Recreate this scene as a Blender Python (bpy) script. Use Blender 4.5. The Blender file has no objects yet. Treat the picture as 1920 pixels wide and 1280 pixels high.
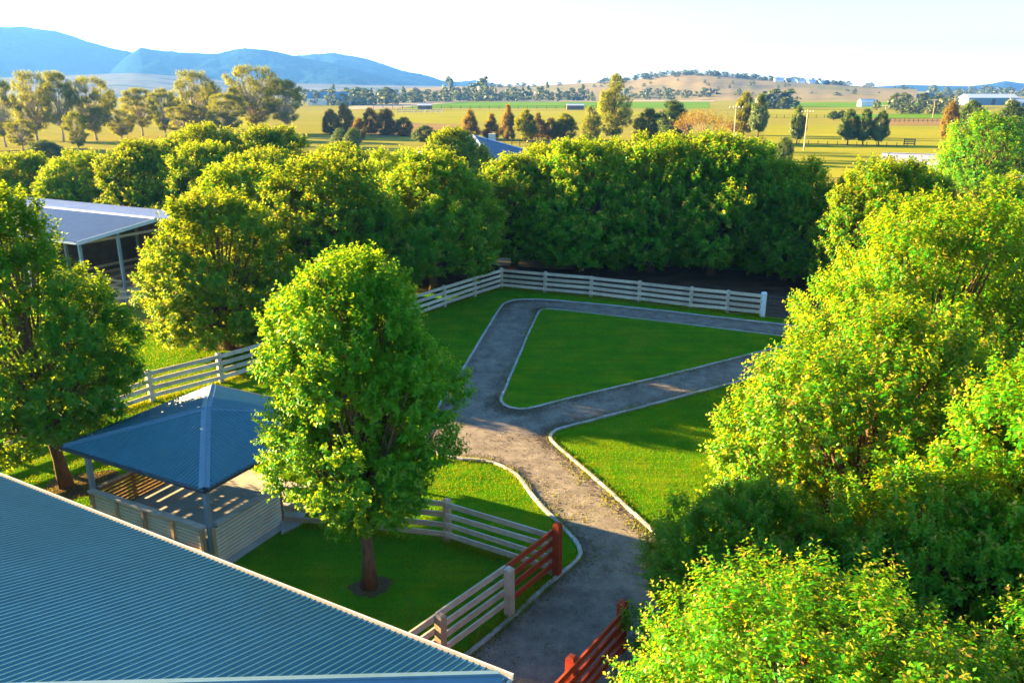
import bpy, math, random
import numpy as np
from mathutils import Vector, Matrix, noise as mnoise

scene = bpy.context.scene
COL = scene.collection

# ------------------------------------------------------------------ camera, sky, sun, exposure
cam_d = bpy.data.cameras.new("camera")
cam_d.sensor_width = 36.0
cam_d.lens = 28.0
cam_d.clip_start = 0.1
cam_d.clip_end = 30000.0
cam = bpy.data.objects.new("camera", cam_d)
COL.objects.link(cam)
cam.location = (0, 0, 13)
cam.rotation_euler = (math.radians(90 - 17.65), 0, 0)
scene.camera = cam

SUN_EL = math.radians(13)
SUN_AZ_VEC = (-math.cos(math.radians(22.5)), math.sin(math.radians(22.5)))   # towards the sun, in plan
world = bpy.data.worlds.new("World")
scene.world = world
world.use_nodes = True
wn = world.node_tree
for n in list(wn.nodes):
    wn.nodes.remove(n)
wo = wn.nodes.new("ShaderNodeOutputWorld")
wb = wn.nodes.new("ShaderNodeBackground")
sk = wn.nodes.new("ShaderNodeTexSky")
sk.sky_type = 'NISHITA'
sk.sun_disc = False
sk.sun_elevation = SUN_EL
sk.sun_rotation = math.atan2(SUN_AZ_VEC[0], SUN_AZ_VEC[1])
sk.air_density = 1.3
sk.dust_density = 0.0
sk.ozone_density = 6.0
wb.inputs[1].default_value = 0.06
wn.links.new(sk.outputs[0], wb.inputs[0])
wn.links.new(wb.outputs[0], wo.inputs[0])

sun_d = bpy.data.lights.new("sun", 'SUN')
sun_d.energy = 5.0
sun_d.angle = math.radians(0.5)
sun_d.color = (1.0, 0.74, 0.34)
sun = bpy.data.objects.new("sun", sun_d)
COL.objects.link(sun)
to_sun = Vector((SUN_AZ_VEC[0] * math.cos(SUN_EL), SUN_AZ_VEC[1] * math.cos(SUN_EL), math.sin(SUN_EL)))
sun.rotation_euler = to_sun.to_track_quat('Z', 'Y').to_euler()
sun.location = (-60, 30, 60)

scene.view_settings.view_transform = 'Standard'
scene.view_settings.look = 'None'
scene.view_settings.gamma = 1.0
scene.view_settings.use_curve_mapping = False
scene.view_settings.exposure = 3.5
scene.render.engine = 'CYCLES'
cy = scene.cycles
cy.max_bounces = 8
cy.diffuse_bounces = 5
cy.glossy_bounces = 2
cy.transmission_bounces = 4
cy.volume_bounces = 0
cy.caustics_reflective = False
cy.caustics_refractive = False

# ------------------------------------------------------------------ materials
def new_mat(name):
    m = bpy.data.materials.new(name)
    m.use_nodes = True
    nt = m.node_tree
    for n in list(nt.nodes):
        nt.nodes.remove(n)
    return m, nt, nt.nodes.new("ShaderNodeOutputMaterial")

def ramp(nt, stops, fac):
    r = nt.nodes.new("ShaderNodeValToRGB")
    e = r.color_ramp.elements
    while len(e) < len(stops):
        e.new(0.5)
    for i, (p, c) in enumerate(stops):
        e[i].position = p
        e[i].color = (c[0], c[1], c[2], 1)
    nt.links.new(fac, r.inputs[0])
    return r.outputs[0]

def noise(nt, scale, detail=4, rough=0.6, vec=None, coord='Object', stretch=None):
    if vec is None:
        tc = nt.nodes.new("ShaderNodeTexCoord")
        vec = tc.outputs[coord]
    if stretch:
        mp = nt.nodes.new("ShaderNodeMapping")
        mp.inputs['Scale'].default_value = stretch
        nt.links.new(vec, mp.inputs[0])
        vec = mp.outputs[0]
    n = nt.nodes.new("ShaderNodeTexNoise")
    n.inputs['Scale'].default_value = scale
    n.inputs['Detail'].default_value = detail
    n.inputs['Roughness'].default_value = rough
    nt.links.new(vec, n.inputs['Vector'])
    return n.outputs['Fac']

def mix(nt, a, b, fac, mode='MIX'):
    m = nt.nodes.new("ShaderNodeMix")
    m.data_type = 'RGBA'
    m.blend_type = mode
    for s, v in ((m.inputs[0], fac), (m.inputs[6], a), (m.inputs[7], b)):
        if isinstance(v, (int, float)):
            s.default_value = v
        elif isinstance(v, tuple):
            s.default_value = (v[0], v[1], v[2], 1)
        else:
            nt.links.new(v, s)
    return m.outputs[2]

def bump(nt, h, strength, dist):
    b = nt.nodes.new("ShaderNodeBump")
    b.inputs['Strength'].default_value = strength
    b.inputs['Distance'].default_value = dist
    nt.links.new(h, b.inputs['Height'])
    return b.outputs[0]

def principled(nt, out, col, rough=0.8, spec=0.3, nrm=None, metal=0.0):
    p = nt.nodes.new("ShaderNodeBsdfPrincipled")
    if isinstance(col, tuple):
        p.inputs['Base Color'].default_value = (*col, 1)
    else:
        nt.links.new(col, p.inputs['Base Color'])
    if isinstance(rough, (int, float)):
        p.inputs['Roughness'].default_value = rough
    else:
        nt.links.new(rough, p.inputs['Roughness'])
    p.inputs['Specular IOR Level'].default_value = spec
    p.inputs['Metallic'].default_value = metal
    if nrm is not None:
        nt.links.new(nrm, p.inputs['Normal'])
    nt.links.new(p.outputs[0], out.inputs[0])
    return p

def noisy(name, stops, scale, rough=0.85, spec=0.2, detail=6, bscale=None, bstr=0.3, bdist=0.02, stretch=None, fine=None):
    m, nt, out = new_mat(name)
    c = ramp(nt, stops, noise(nt, scale, detail, 0.65, stretch=stretch))
    if fine:
        fs, lo, hi = fine
        f = ramp(nt, [(0.3, (lo, lo, lo)), (0.7, (hi, hi, hi))], noise(nt, fs, 3, 0.6))
        c = mix(nt, c, f, 1.0, 'MULTIPLY')
    nb = bump(nt, noise(nt, bscale, 4, 0.6, stretch=stretch), bstr, bdist) if bscale else None
    principled(nt, out, c, rough, spec, nb)
    return m

def leaf_mat(name, stops, trans, tmix=0.4, gloss=0.07, groug=0.42, vary=0.12):
    m, nt, out = new_mat(name)
    at = nt.nodes.new("ShaderNodeAttribute")
    at.attribute_name = "tint"
    c = ramp(nt, stops, at.outputs['Fac'])
    oi = nt.nodes.new("ShaderNodeObjectInfo")
    hs = nt.nodes.new("ShaderNodeHueSaturation")
    mr = nt.nodes.new("ShaderNodeMapRange")
    mr.inputs[3].default_value = 1 - vary * 1.5
    mr.inputs[4].default_value = 1 + vary * 1.5
    nt.links.new(oi.outputs['Random'], mr.inputs[0])
    nt.links.new(mr.outputs[0], hs.inputs['Value'])
    nt.links.new(c, hs.inputs['Color'])
    c = hs.outputs[0]
    d = nt.nodes.new("ShaderNodeBsdfDiffuse")
    nt.links.new(c, d.inputs[0])
    t = nt.nodes.new("ShaderNodeBsdfTranslucent")
    tc = mix(nt, c, trans, 0.6)
    nt.links.new(tc, t.inputs[0])
    ms = nt.nodes.new("ShaderNodeMixShader")
    ms.inputs[0].default_value = tmix
    nt.links.new(d.outputs[0], ms.inputs[1])
    nt.links.new(t.outputs[0], ms.inputs[2])
    g = nt.nodes.new("ShaderNodeBsdfGlossy")
    g.inputs['Roughness'].default_value = groug
    g.inputs[0].default_value = (0.9, 0.95, 0.85, 1)
    m2 = nt.nodes.new("ShaderNodeMixShader")
    m2.inputs[0].default_value = gloss
    nt.links.new(ms.outputs[0], m2.inputs[1])
    nt.links.new(g.outputs[0], m2.inputs[2])
    nt.links.new(m2.outputs[0], out.inputs[0])
    return m

M = {}
M['pear_leaf'] = leaf_mat('pear_leaf', [(0, (.016, .17, .003)), (.5, (.045, .25, .004)), (.8, (.15, .31, .006)), (1, (.36, .26, .04))], (.58, .6, .006), .48, .012)
M['maple_leaf'] = leaf_mat('maple_leaf', [(0, (.014, .16, .003)), (.42, (.042, .245, .004)), (.7, (.16, .31, .006)), (.88, (.40, .27, .04)), (1, (.5, .27, .06))], (.68, .6, .006), .48, .011)
M['gum_leaf'] = leaf_mat('gum_leaf', [(0, (.06, .10, .004)), (.6, (.12, .15, .004)), (1, (.26, .2, .01))], (.52, .47, .006), .5, .004)
M['pale_leaf'] = leaf_mat('pale_leaf', [(0, (.10, .14, .012)), (.6, (.16, .20, .018)), (1, (.26, .25, .03))], (.6, .54, .02), .5, .015)
M['rust_leaf'] = leaf_mat('rust_leaf', [(0, (.10, .075, .006)), (.6, (.18, .12, .008)), (1, (.3, .16, .02))], (.55, .34, .01), .45, .015)
M['dark_leaf'] = leaf_mat('dark_leaf', [(0, (.03, .085, .004)), (.6, (.055, .125, .006)), (1, (.14, .17, .012))], (.4, .4, .01), .3, .05)
M['far_leaf'] = leaf_mat('far_leaf', [(0, (.04, .065, .018)), (.6, (.07, .09, .025)), (1, (.11, .11, .035))], (.2, .22, .04), .3, .02, vary=.3)

M['bark'] = noisy('bark', [(.3, (.07, .035, .018)), (.7, (.2, .11, .06))], 6, .95, .1, stretch=(3, 3, .6), bscale=9, bstr=.8, bdist=.03)
M['gum_bark'] = noisy('gum_bark', [(.3, (.2, .14, .09)), (.7, (.45, .36, .27))], 2, .9, .1, stretch=(2, 2, .4))
M['brown_bark'] = noisy('brown_bark', [(.3, (.14, .08, .045)), (.7, (.3, .19, .11))], 3, .9, .1)

# weathered timber
def timber(name, a, b, c, grain=1.0, blots=.8):
    m, nt, out = new_mat(name)
    g = noise(nt, 5, 6, .7, stretch=(.5 * grain, 9, 9))
    base = ramp(nt, [(.25, a), (.5, b), (.75, c)], g)
    blot = ramp(nt, [(.3, (.62, .58, .55)), (.6, (1, 1, 1))], noise(nt, 2.2, 4, .7, stretch=(.8, 1, 1)))
    base = mix(nt, base, blot, blots, 'MULTIPLY')
    oi = nt.nodes.new("ShaderNodeObjectInfo")
    hs = nt.nodes.new("ShaderNodeHueSaturation")
    mr = nt.nodes.new("ShaderNodeMapRange")
    mr.inputs[3].default_value = .82
    mr.inputs[4].default_value = 1.15
    nt.links.new(oi.outputs['Random'], mr.inputs[0])
    nt.links.new(mr.outputs[0], hs.inputs['Value'])
    nt.links.new(base, hs.inputs['Color'])
    principled(nt, out, hs.outputs[0], .8, .2, bump(nt, g, .35, .01))
    return m

M['white_timber'] = timber('white_timber', (.36, .25, .165), (.62, .48, .345), (.74, .60, .45))
M['grey_timber'] = timber('grey_timber', (.34, .25, .17), (.52, .40, .29), (.62, .50, .38))
M['tan_timber'] = timber('tan_timber', (.28, .17, .09), (.46, .31, .19), (.55, .41, .28))
M['red_timber'] = timber('red_timber', (.25, .03, .01), (.42, .05, .013), (.52, .09, .022))
M['red_brown_timber'] = timber('red_brown_timber', (.16, .06, .03), (.26, .10, .05), (.36, .17, .09))
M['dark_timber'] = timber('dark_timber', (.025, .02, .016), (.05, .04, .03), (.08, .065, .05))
M['board_paint'] = noisy('board_paint', [(.3, (.58, .46, .34)), (.7, (.68, .57, .44))], 1.6, .75, .2)

def roof_mat(name, col, rough, spec, metal=0.0):
    m, nt, out = new_mat(name)
    n1 = noise(nt, .6, 5, .65)
    c = mix(nt, tuple(x * .82 for x in col), tuple(min(1, x * 1.15) for x in col), n1)
    st = ramp(nt, [(.35, (.8, .78, .74)), (.6, (1, 1, 1))], noise(nt, 3.0, 5, .7))
    c = mix(nt, c, st, .5, 'MULTIPLY')
    r = nt.nodes.new("ShaderNodeMapRange")
    r.inputs[3].default_value = rough - .08
    r.inputs[4].default_value = rough + .12
    nt.links.new(noise(nt, 2.0, 4), r.inputs[0])
    principled(nt, out, c, r.outputs[0], spec, None, metal)
    return m

M['blue_steel'] = roof_mat('blue_steel', (.045, .14, .155), .46, .3)
M['blue_cap'] = roof_mat('blue_cap', (.11, .19, .23), .45, .3)
M['cream_steel'] = roof_mat('cream_steel', (.5, .46, .4), .45, .4)
M['grey_steel'] = roof_mat('grey_steel', (.22, .245, .29), .45, .4)
M['pale_steel'] = roof_mat('pale_steel', (.5, .5, .56), .4, .5)
M['lavender_steel'] = roof_mat('lavender_steel', (.40, .37, .45), .5, .3)
M['dark_steel'] = roof_mat('dark_steel', (.05, .055, .06), .5, .4)
M['post_steel'] = roof_mat('post_steel', (.22, .25, .28), .5, .4)
M['blue_tile'] = roof_mat('blue_tile', (.035, .075, .13), .55, .4)
M['wall_render'] = noisy('wall_render', [(.3, (.4, .36, .3)), (.7, (.5, .46, .4))], 2, .9, .2)
M['white_wall'] = noisy('white_wall', [(.3, (.62, .6, .58)), (.7, (.74, .72, .7))], 2, .8, .2)
M['barn_wall'] = noisy('barn_wall', [(.3, (.09, .06, .04)), (.7, (.16, .11, .07))], 2, .9, .2)
M['concrete'] = noisy('concrete', [(.3, (.28, .24, .19)), (.7, (.42, .37, .30))], 1.2, .85, .2, fine=(30, .85, 1.1), bscale=40, bstr=.2, bdist=.01)
M['edging'] = noisy('edging', [(.3, (.27, .24, .20)), (.7, (.44, .40, .36))], 1.5, .85, .2, fine=(22, .75, 1.1), bscale=30, bstr=.4, bdist=.01)
M['glass'] = roof_mat('glass', (.03, .05, .07), .15, .8)

def ground_mat(name, stops, s1, clump=None, patches=(), bscale=18, bstr=.5, bdist=.03, spec=.0):
    m, nt, out = new_mat(name)
    c = ramp(nt, stops, noise(nt, s1, 8, .68))
    for (sc, lo, hi, colr, amt, stretch) in patches:
        f = ramp(nt, [(lo, (0, 0, 0)), (hi, (amt, amt, amt))], noise(nt, sc, 6, .65, stretch=stretch))
        c = mix(nt, c, colr, f)
    if clump:
        fs, lo, hi = clump
        f = ramp(nt, [(.3, (lo, lo, lo)), (.7, (hi, hi, hi))], noise(nt, fs, 4, .7))
        c = mix(nt, c, f, 1.0, 'MULTIPLY')
    principled(nt, out, c, .95, spec, bump(nt, noise(nt, bscale, 6, .7), bstr, bdist))
    return m

M['lawn'] = ground_mat('lawn', [(.3, (.024, .13, .002)), (.5, (.055, .175, .003)), (.72, (.14, .21, .004))], .7, (26, .72, 1.22),
                       [(.35, .5, .72, (.17, .2, .008), .6, None), (1.6, .60, .75, (.16, .13, .03), .5, (1, .3, 1)), (.9, .45, .6, (.035, .105, .003), .55, (.22, 2.2, 1))], 34, .7, .04)
M['field'] = ground_mat('field', [(.3, (.165, .15, .02)), (.5, (.205, .18, .026)), (.7, (.25, .205, .035))], .012, (.35, .85, 1.12),
                        [(.006, .5, .7, (.19, .19, .03), .7, (.5, 1.6, 1)), (.02, .6, .75, (.3, .2, .09), .5, (.3, 1.5, 1))], .5, .3, .2)
M['green_crop'] = ground_mat('green_crop', [(.3, (.08, .16, .006)), (.7, (.11, .2, .008))], .02, (.4, .9, 1.1), (), .8, .3, .1)
M['gold_field'] = ground_mat('gold_field', [(.3, (.19, .18, .014)), (.7, (.26, .23, .022))], .03, (.5, .88, 1.1), [(.02, .5, .72, (.2, .22, .02), .6, (.4, 1.5, 1))], .8, .3, .1)
M['brown_field'] = ground_mat('brown_field', [(.3, (.18, .115, .04)), (.7, (.24, .155, .06))], .03, (.5, .88, 1.1), (), .8, .3, .1)
M['pale_field'] = ground_mat('pale_field', [(.3, (.27, .22, .13)), (.7, (.33, .27, .17))], .03, (.5, .88, 1.1), (), .8, .3, .1)
M['gravel'] = ground_mat('gravel', [(.3, (.12, .095, .072)), (.5, (.205, .165, .125)), (.72, (.30, .245, .18))], 1.4, (46, .45, 1.5),
                         [(.45, .5, .72, (.14, .105, .075), .5, None), (5.5, .6, .74, (.06, .045, .033), .55, (1, .55, 1)), (2.6, .60, .76, (.38, .28, .17), .35, None), (9, .64, .72, (.09, .12, .03), .5, None)], 60, .9, .03)
M['soil'] = ground_mat('soil', [(.3, (.06, .035, .02)), (.7, (.13, .08, .045))], .8, (20, .7, 1.2), (), 20, .8, .04)
M['sand'] = ground_mat('sand', [(.3, (.4, .27, .15)), (.7, (.5, .36, .22))], .6, (14, .85, 1.1), (), 20, .5, .03)
M['hill'] = ground_mat('hill', [(.35, (.20, .15, .065)), (.5, (.235, .175, .08)), (.65, (.16, .15, .05))], .006, (.06, .85, 1.1),
                       [(.012, .56, .68, (.14, .16, .06), .7, (.5, 1.5, 1))], .05, .3, 2)
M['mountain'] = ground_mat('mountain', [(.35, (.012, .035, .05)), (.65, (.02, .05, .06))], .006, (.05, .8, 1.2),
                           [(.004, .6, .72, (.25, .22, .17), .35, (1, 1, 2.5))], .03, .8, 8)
M['foothill'] = ground_mat('foothill', [(.35, (.13, .13, .12)), (.65, (.2, .19, .16))], .004, (.04, .8, 1.1),
                           [(.012, .5, .62, (.05, .08, .06), .8, (.4, 1.6, 1))], .03, .3, 2)
M['grass_blade'] = leaf_mat('grass_blade', [(0, (.045, .14, .003)), (.6, (.11, .2, .005)), (1, (.28, .24, .012))], (.62, .46, .006), .35, .0)
M['dry_leaf'] = leaf_mat('dry_leaf', [(0, (.07, .045, .025)), (.6, (.14, .09, .045)), (1, (.3, .22, .1))], (.2, .14, .06), .15, .03)

# ------------------------------------------------------------------ object helpers
def link(name, mesh, parent=None, loc=None, rot=None, scale=None, **props):
    o = bpy.data.objects.new(name, mesh)
    COL.objects.link(o)
    if parent:
        o.parent = parent
    if loc is not None:
        o.location = loc
    if rot is not None:
        o.rotation_euler = rot if not isinstance(rot, (int, float)) else (0, 0, rot)
    if scale is not None:
        o.scale = scale if not isinstance(scale, (int, float)) else (scale,) * 3
    for k, v in props.items():
        if v is not None:
            o[k] = v
    return o

def thing(name, label, category, loc=(0, 0, 0), rot=0, group=None):
    return link(name, None, None, loc, rot, label=label, category=category, group=group)

def structure(name, mesh, loc=None):
    return link(name, mesh, None, loc, kind='structure')

class MB:
    """collects faces and becomes one mesh"""
    def __init__(s):
        s.v = []; s.f = []
    def box(s, c, size, ax=None, taper=1.0):
        ax = ax or (Vector((1, 0, 0)), Vector((0, 1, 0)), Vector((0, 0, 1)))
        b = len(s.v)
        c = Vector(c)
        for dz in (-.5, .5):
            k = taper if dz > 0 else 1
            for dx, dy in ((-.5, -.5), (.5, -.5), (.5, .5), (-.5, .5)):
                s.v.append(c + ax[0] * (dx * size[0] * k) + ax[1] * (dy * size[1] * k) + ax[2] * (dz * size[2]))
        for q in ((0, 3, 2, 1), (4, 5, 6, 7), (0, 1, 5, 4), (1, 2, 6, 5), (2, 3, 7, 6), (3, 0, 4, 7)):
            s.f.append([b + i for i in q])
        return s
    def bar(s, p, q, w, h, up=Vector((0, 0, 1))):
        p, q = Vector(p), Vector(q)
        d = (q - p)
        x = d.normalized()
        y = up.cross(x).normalized()
        z = x.cross(y)
        return s.box((p + q) / 2, (d.length, w, h), (x, y, z))
    def tube(s, pts, rads, n=6, cap=True):
        b = len(s.v)
        pts = [Vector(p) for p in pts]
        k = len(pts)
        for i, p in enumerate(pts):
            d = (pts[min(i + 1, k - 1)] - pts[max(i - 1, 0)]).normalized()
            a = d.cross(Vector((.31, .95, .05))).normalized()
            if a.length < .1:
                a = d.cross(Vector((1, 0, 0))).normalized()
            c = d.cross(a)
            for j in range(n):
                t = 2 * math.pi * j / n
                s.v.append(p + (a * math.cos(t) + c * math.sin(t)) * rads[i])
        for i in range(k - 1):
            for j in range(n):
                j2 = (j + 1) % n
                s.f.append([b + i * n + j, b + i * n + j2, b + (i + 1) * n + j2, b + (i + 1) * n + j])
        if cap:
            s.f.append([b + (k - 1) * n + j for j in range(n)])
            s.f.append([b + j for j in reversed(range(n))])
        return s
    def poly(s, pts):
        b = len(s.v)
        s.v += [Vector(p) for p in pts]
        s.f.append(list(range(b, b + len(pts))))
        return s
    def prism(s, pts, z0, z1):
        b = len(s.v); n = len(pts)
        s.v += [Vector((p[0], p[1], z0)) for p in pts] + [Vector((p[0], p[1], z1)) for p in pts]
        s.f.append([b + i for i in reversed(range(n))])
        s.f.append([b + n + i for i in range(n)])
        for i in range(n):
            j = (i + 1) % n
            s.f.append([b + i, b + j, b + n + j, b + n + i])
        return s
    def mesh(s, name, mat, smooth=False):
        me = bpy.data.meshes.new(name)
        me.from_pydata([tuple(v) for v in s.v], [], s.f)
        me.materials.append(mat)
        if smooth:
            me.polygons.foreach_set('use_smooth', [True] * len(me.polygons))
        me.update()
        return me

def quads_mesh(name, V, mat, tint=None):
    """V: (n,4,3) array of separate quads"""
    n = len(V)
    me = bpy.data.meshes.new(name)
    me.vertices.add(n * 4)
    me.vertices.foreach_set('co', np.ascontiguousarray(V, dtype=np.float32).ravel())
    me.loops.add(n * 4)
    me.loops.foreach_set('vertex_index', np.arange(n * 4, dtype=np.int32))
    me.polygons.add(n)
    me.polygons.foreach_set('loop_start', np.arange(0, n * 4, 4, dtype=np.int32))
    me.materials.append(mat)
    if tint is not None:
        a = me.attributes.new('tint', 'FLOAT', 'FACE')
        a.data.foreach_set('value', tint.astype(np.float32))
    me.update(calc_edges=True)
    return me

def grid_mesh(name, P, mat, smooth=True):
    """P: (r,c,3)"""
    r, c, _ = P.shape
    me = bpy.data.meshes.new(name)
    i = np.arange(r * c).reshape(r, c)
    f = np.stack([i[:-1, :-1], i[:-1, 1:], i[1:, 1:], i[1:, :-1]], -1).reshape(-1, 4)
    me.vertices.add(r * c)
    me.vertices.foreach_set('co', P.astype(np.float32).ravel())
    me.loops.add(f.size)
    me.loops.foreach_set('vertex_index', f.astype(np.int32).ravel())
    me.polygons.add(len(f))
    me.polygons.foreach_set('loop_start', np.arange(0, f.size, 4, dtype=np.int32))
    me.polygons.foreach_set('use_smooth', np.full(len(f), smooth))
    me.materials.append(mat)
    me.update(calc_edges=True)
    return me

def catmull(pts, n=6, closed=False):
    P = [Vector((p[0], p[1], 0)) for p in pts]
    out = []
    k = len(P)
    rng = range(k if closed else k - 1)
    for i in rng:
        p0 = P[(i - 1) % k] if closed or i > 0 else P[0]
        p1 = P[i]; p2 = P[(i + 1) % k]
        p3 = P[(i + 2) % k] if closed or i + 2 < k else P[-1]
        for j in range(n):
            t = j / n
            out.append(.5 * ((2 * p1) + (p2 - p0) * t + (2 * p0 - 5 * p1 + 4 * p2 - p3) * t * t + (3 * p1 - p0 - 3 * p2 + p3) * t ** 3))
    if not closed:
        out.append(P[-1])
    return out

def inside(x, y, poly):
    r = np.zeros(len(x), bool)
    n = len(poly)
    j = n - 1
    for i in range(n):
        xi, yi, xj, yj = poly[i][0], poly[i][1], poly[j][0], poly[j][1]
        if yi != yj:
            r ^= ((yi > y) != (yj > y)) & (x < (xj - xi) * (y - yi) / (yj - yi) + xi)
        j = i
    return r

# ------------------------------------------------------------------ ground
structure('ground', MB().poly([(-5200, -900, 0), (5200, -900, 0), (5200, 5600, 0), (-5200, 5600, 0)]).mesh('ground', M['field']))

LAWN = [(-60, -25), (40, -25), (40, 36), (19, 43.8), (16.9, 44.7), (7.9, 48.8), (-.73, 52.9), (-10, 50), (-21, 44), (-30, 47.5), (-60, 62)]
structure('lawn', MB().poly([(x, y, .02) for x, y in LAWN]).mesh('lawn', M['lawn']))

KERB_OUT = [(-3.3, 27.9), (-3.35, 30.3), (-2.68, 34.03), (-1.72, 40.86), (-.78, 47.2), (-.3, 48.9), (.86, 49.55), (3.07, 49.2), (7.89, 47.37), (12.32, 45.34), (16.41, 43.47), (22, 40.6)]
KERB_TRI = [(-.46, 32.09), (-.36, 33.2), (.41, 38.61), (1.5, 45.9), (1.85, 46.9), (2.6, 47.15), (7.53, 45.0), (13.08, 42.43), (15.0, 41.45), (15.25, 40.86), (14.69, 40.15), (11.93, 38.36), (7.31, 35.37), (3.32, 32.97), (.91, 31.43), (.35, 31.22), (-.2, 31.5)]
KERB_RIGHT = [(5.2, 19.3), (4.33, 21.46), (3.39, 23.8), (2.24, 26.4), (1.63, 27.76), (1.5, 28.4), (1.69, 29.0), (2.14, 29.36), (3.27, 30.06), (6.73, 32.21), (12.17, 35.59), (19, 39.4)]
KERB_LEFT = [(-3.3, 27.9), (-2.75, 26.95), (-1.96, 26.53), (-1.17, 26.44), (-.58, 26.14), (-.1, 25.63), (.28, 24.94), (.87, 23.27), (1.5, 21.93), (1.89, 21.01), (2.0, 20.35), (1.84, 19.88), (1.5, 19.43), (1.18, 19.02), (0, 17.35), (-1.15, 15.84), (-2.6, 14.0)]
cO = catmull(KERB_OUT); cT = catmull(KERB_TRI, 6, True); cR = catmull(KERB_RIGHT); cL = catmull(KERB_LEFT)
GRAVEL = [(p.x, p.y) for p in reversed(cL)] + [(p.x, p.y) for p in cO[1:]] + [(24, 40)] + [(p.x, p.y) for p in reversed(cR)] + [(5.6, 14), (4.2, 10), (1.5, 6), (-6, 6)]
TRI = [(p.x, p.y) for p in cT]
structure('driveway', MB().poly([(x, y, .04) for x, y in GRAVEL]).mesh('driveway', M['gravel']))
structure('lawn', MB().poly([(x, y, .075) for x, y in TRI]).mesh('triangle_lawn', M['lawn']))

def kerb(curve, closed=False, seglen=1.2, seed=0):
    rnd = random.Random(seed)
    root = structure('kerb', None)
    pts = list(curve) + ([curve[0]] if closed else [])
    cum = [0]
    for a, b in zip(pts, pts[1:]):
        cum.append(cum[-1] + (b - a).length)
    def at(s):
        s = max(0, min(cum[-1], s))
        for i in range(len(cum) - 1):
            if s <= cum[i + 1]:
                t = (s - cum[i]) / max(1e-6, cum[i + 1] - cum[i])
                return pts[i].lerp(pts[i + 1], t)
        return pts[-1]
    n = max(1, round(cum[-1] / seglen))
    L = cum[-1] / n
    for k in range(n):
        a, b = k * L + .01, (k + 1) * L - .01
        hgt = .105 + rnd.uniform(-.008, .008)
        w = .13
        sh = rnd.uniform(-.012, .012)
        mb = MB(); rows = []
        m = 3
        for i in range(m + 1):
            s = a + (b - a) * i / m
            p = at(s); d = (at(s + .05) - at(s - .05)).normalized()
            nrm = Vector((-d.y, d.x, 0))
            p = p + nrm * sh
            rows.append([p - nrm * w / 2 + Vector((0, 0, 0)), p - nrm * w / 2 + Vector((0, 0, hgt - .02)), p - nrm * (w / 2 - .02) + Vector((0, 0, hgt)),
                         p + nrm * (w / 2 - .02) + Vector((0, 0, hgt)), p + nrm * w / 2 + Vector((0, 0, hgt - .02)), p + nrm * w / 2])
        for r in rows:
            mb.v += r
        for i in range(m):
            for j in range(5):
                q = i * 6 + j
                mb.f.append([q, q + 1, q + 7, q + 6])
        mb.f.append([5, 4, 3, 2, 1, 0]); mb.f.append([m * 6 + j for j in range(6)])
        link('edging_block', mb.mesh('edging_block', M['edging']), root)

kerb(cO, seed=1)
kerb(cT, True, seed=2)
kerb(cR, seed=3)
kerb(cL[3:], seed=4)

# field sheets laid over the plain, each a few centimetres above the one below
def field(matname, pts, z, jag=0.0):
    structure('field', MB().poly([(x, y, z) for x, y in pts]).mesh('field', M[matname]))
field('green_crop', [(-78.26, 558.33), (131.11, 551.02), (186.95, 787.48), (-80.84, 787.48)], .05)
field('pale_field', [(-106.47, 517.17), (-76.26, 543.9), (-36.38, 945.8), (-154.21, 925.15)], .08)
field('pale_field', [(-20.99, 817.92), (199.38, 817.92), (225.39, 925.15), (-17.79, 925.15)], .11)
field('gold_field', [(-48.87, 314.87), (33.58, 324.69), (81.85, 470.83), (-68.21, 492.92)], .05)
field('gold_field', [(36.38, 125.4), (78.06, 114.61), (185.01, 288.65), (92.23, 296.9)], .05)
field('gold_field', [(100.52, 370.84), (158.74, 384.47), (229.76, 558.33), (157.96, 558.33)], .08)
field('brown_field', [(122.78, 301.2), (154.67, 296.9), (186.13, 358.13), (146.91, 361.22)], .08)
field('green_crop', [(143.6, 370.84), (198.65, 370.84), (222.73, 432.06), (163.7, 423.34)], .11)
field('green_crop', [(162.23, 573.53), (287.59, 573.53), (394.1, 787.48), (214.38, 759.21)], .05)
field('brown_field', [(-38.14, 225.69), (-4.7, 241.54), (-19.77, 305.63), (-71.56, 346.25)], .05)
structure('ground', MB().poly([(x, y, .03) for x, y in [(-12, 52.6), (-.7, 53.3), (8, 49.3), (17, 45.0), (40, 35), (44, 42), (30, 53), (14, 59.5), (-4, 62)]]).mesh('tree_row_soil', M['soil']))
structure('lawn', MB().poly([(x, y, .035) for x, y in [(-3.6, 62.2), (14, 59.7), (30, 53.2), (44, 42.2), (70, 60), (52, 88), (-6, 92)]]).mesh('rear_lawn', M['lawn']))
structure('road', MB().poly([(x, y, .05) for x, y in [(-3.37, 61.83), (-1.02, 59.86), (4.59, 58.36), (6.05, 59.1), (4.16, 61.03), (-1.28, 62.87)]]).mesh('sandy_track', M['sand']))
structure('ground', MB().poly([(x, y, .045) for x, y in [(-31.5, 52), (-24.8, 48.2), (-18.6, 47.6), (-15.5, 51), (-20, 58), (-33, 66), (-40, 62)]]).mesh('barn_yard', M['sand']))

# ------------------------------------------------------------------ hills
def fbm(x, y, s, seed=0, o=5):
    return mnoise.fractal(Vector((x * s + seed * 17.3, y * s - seed * 9.1, seed * 3.7)), 1.0, 2.0, o)

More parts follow.
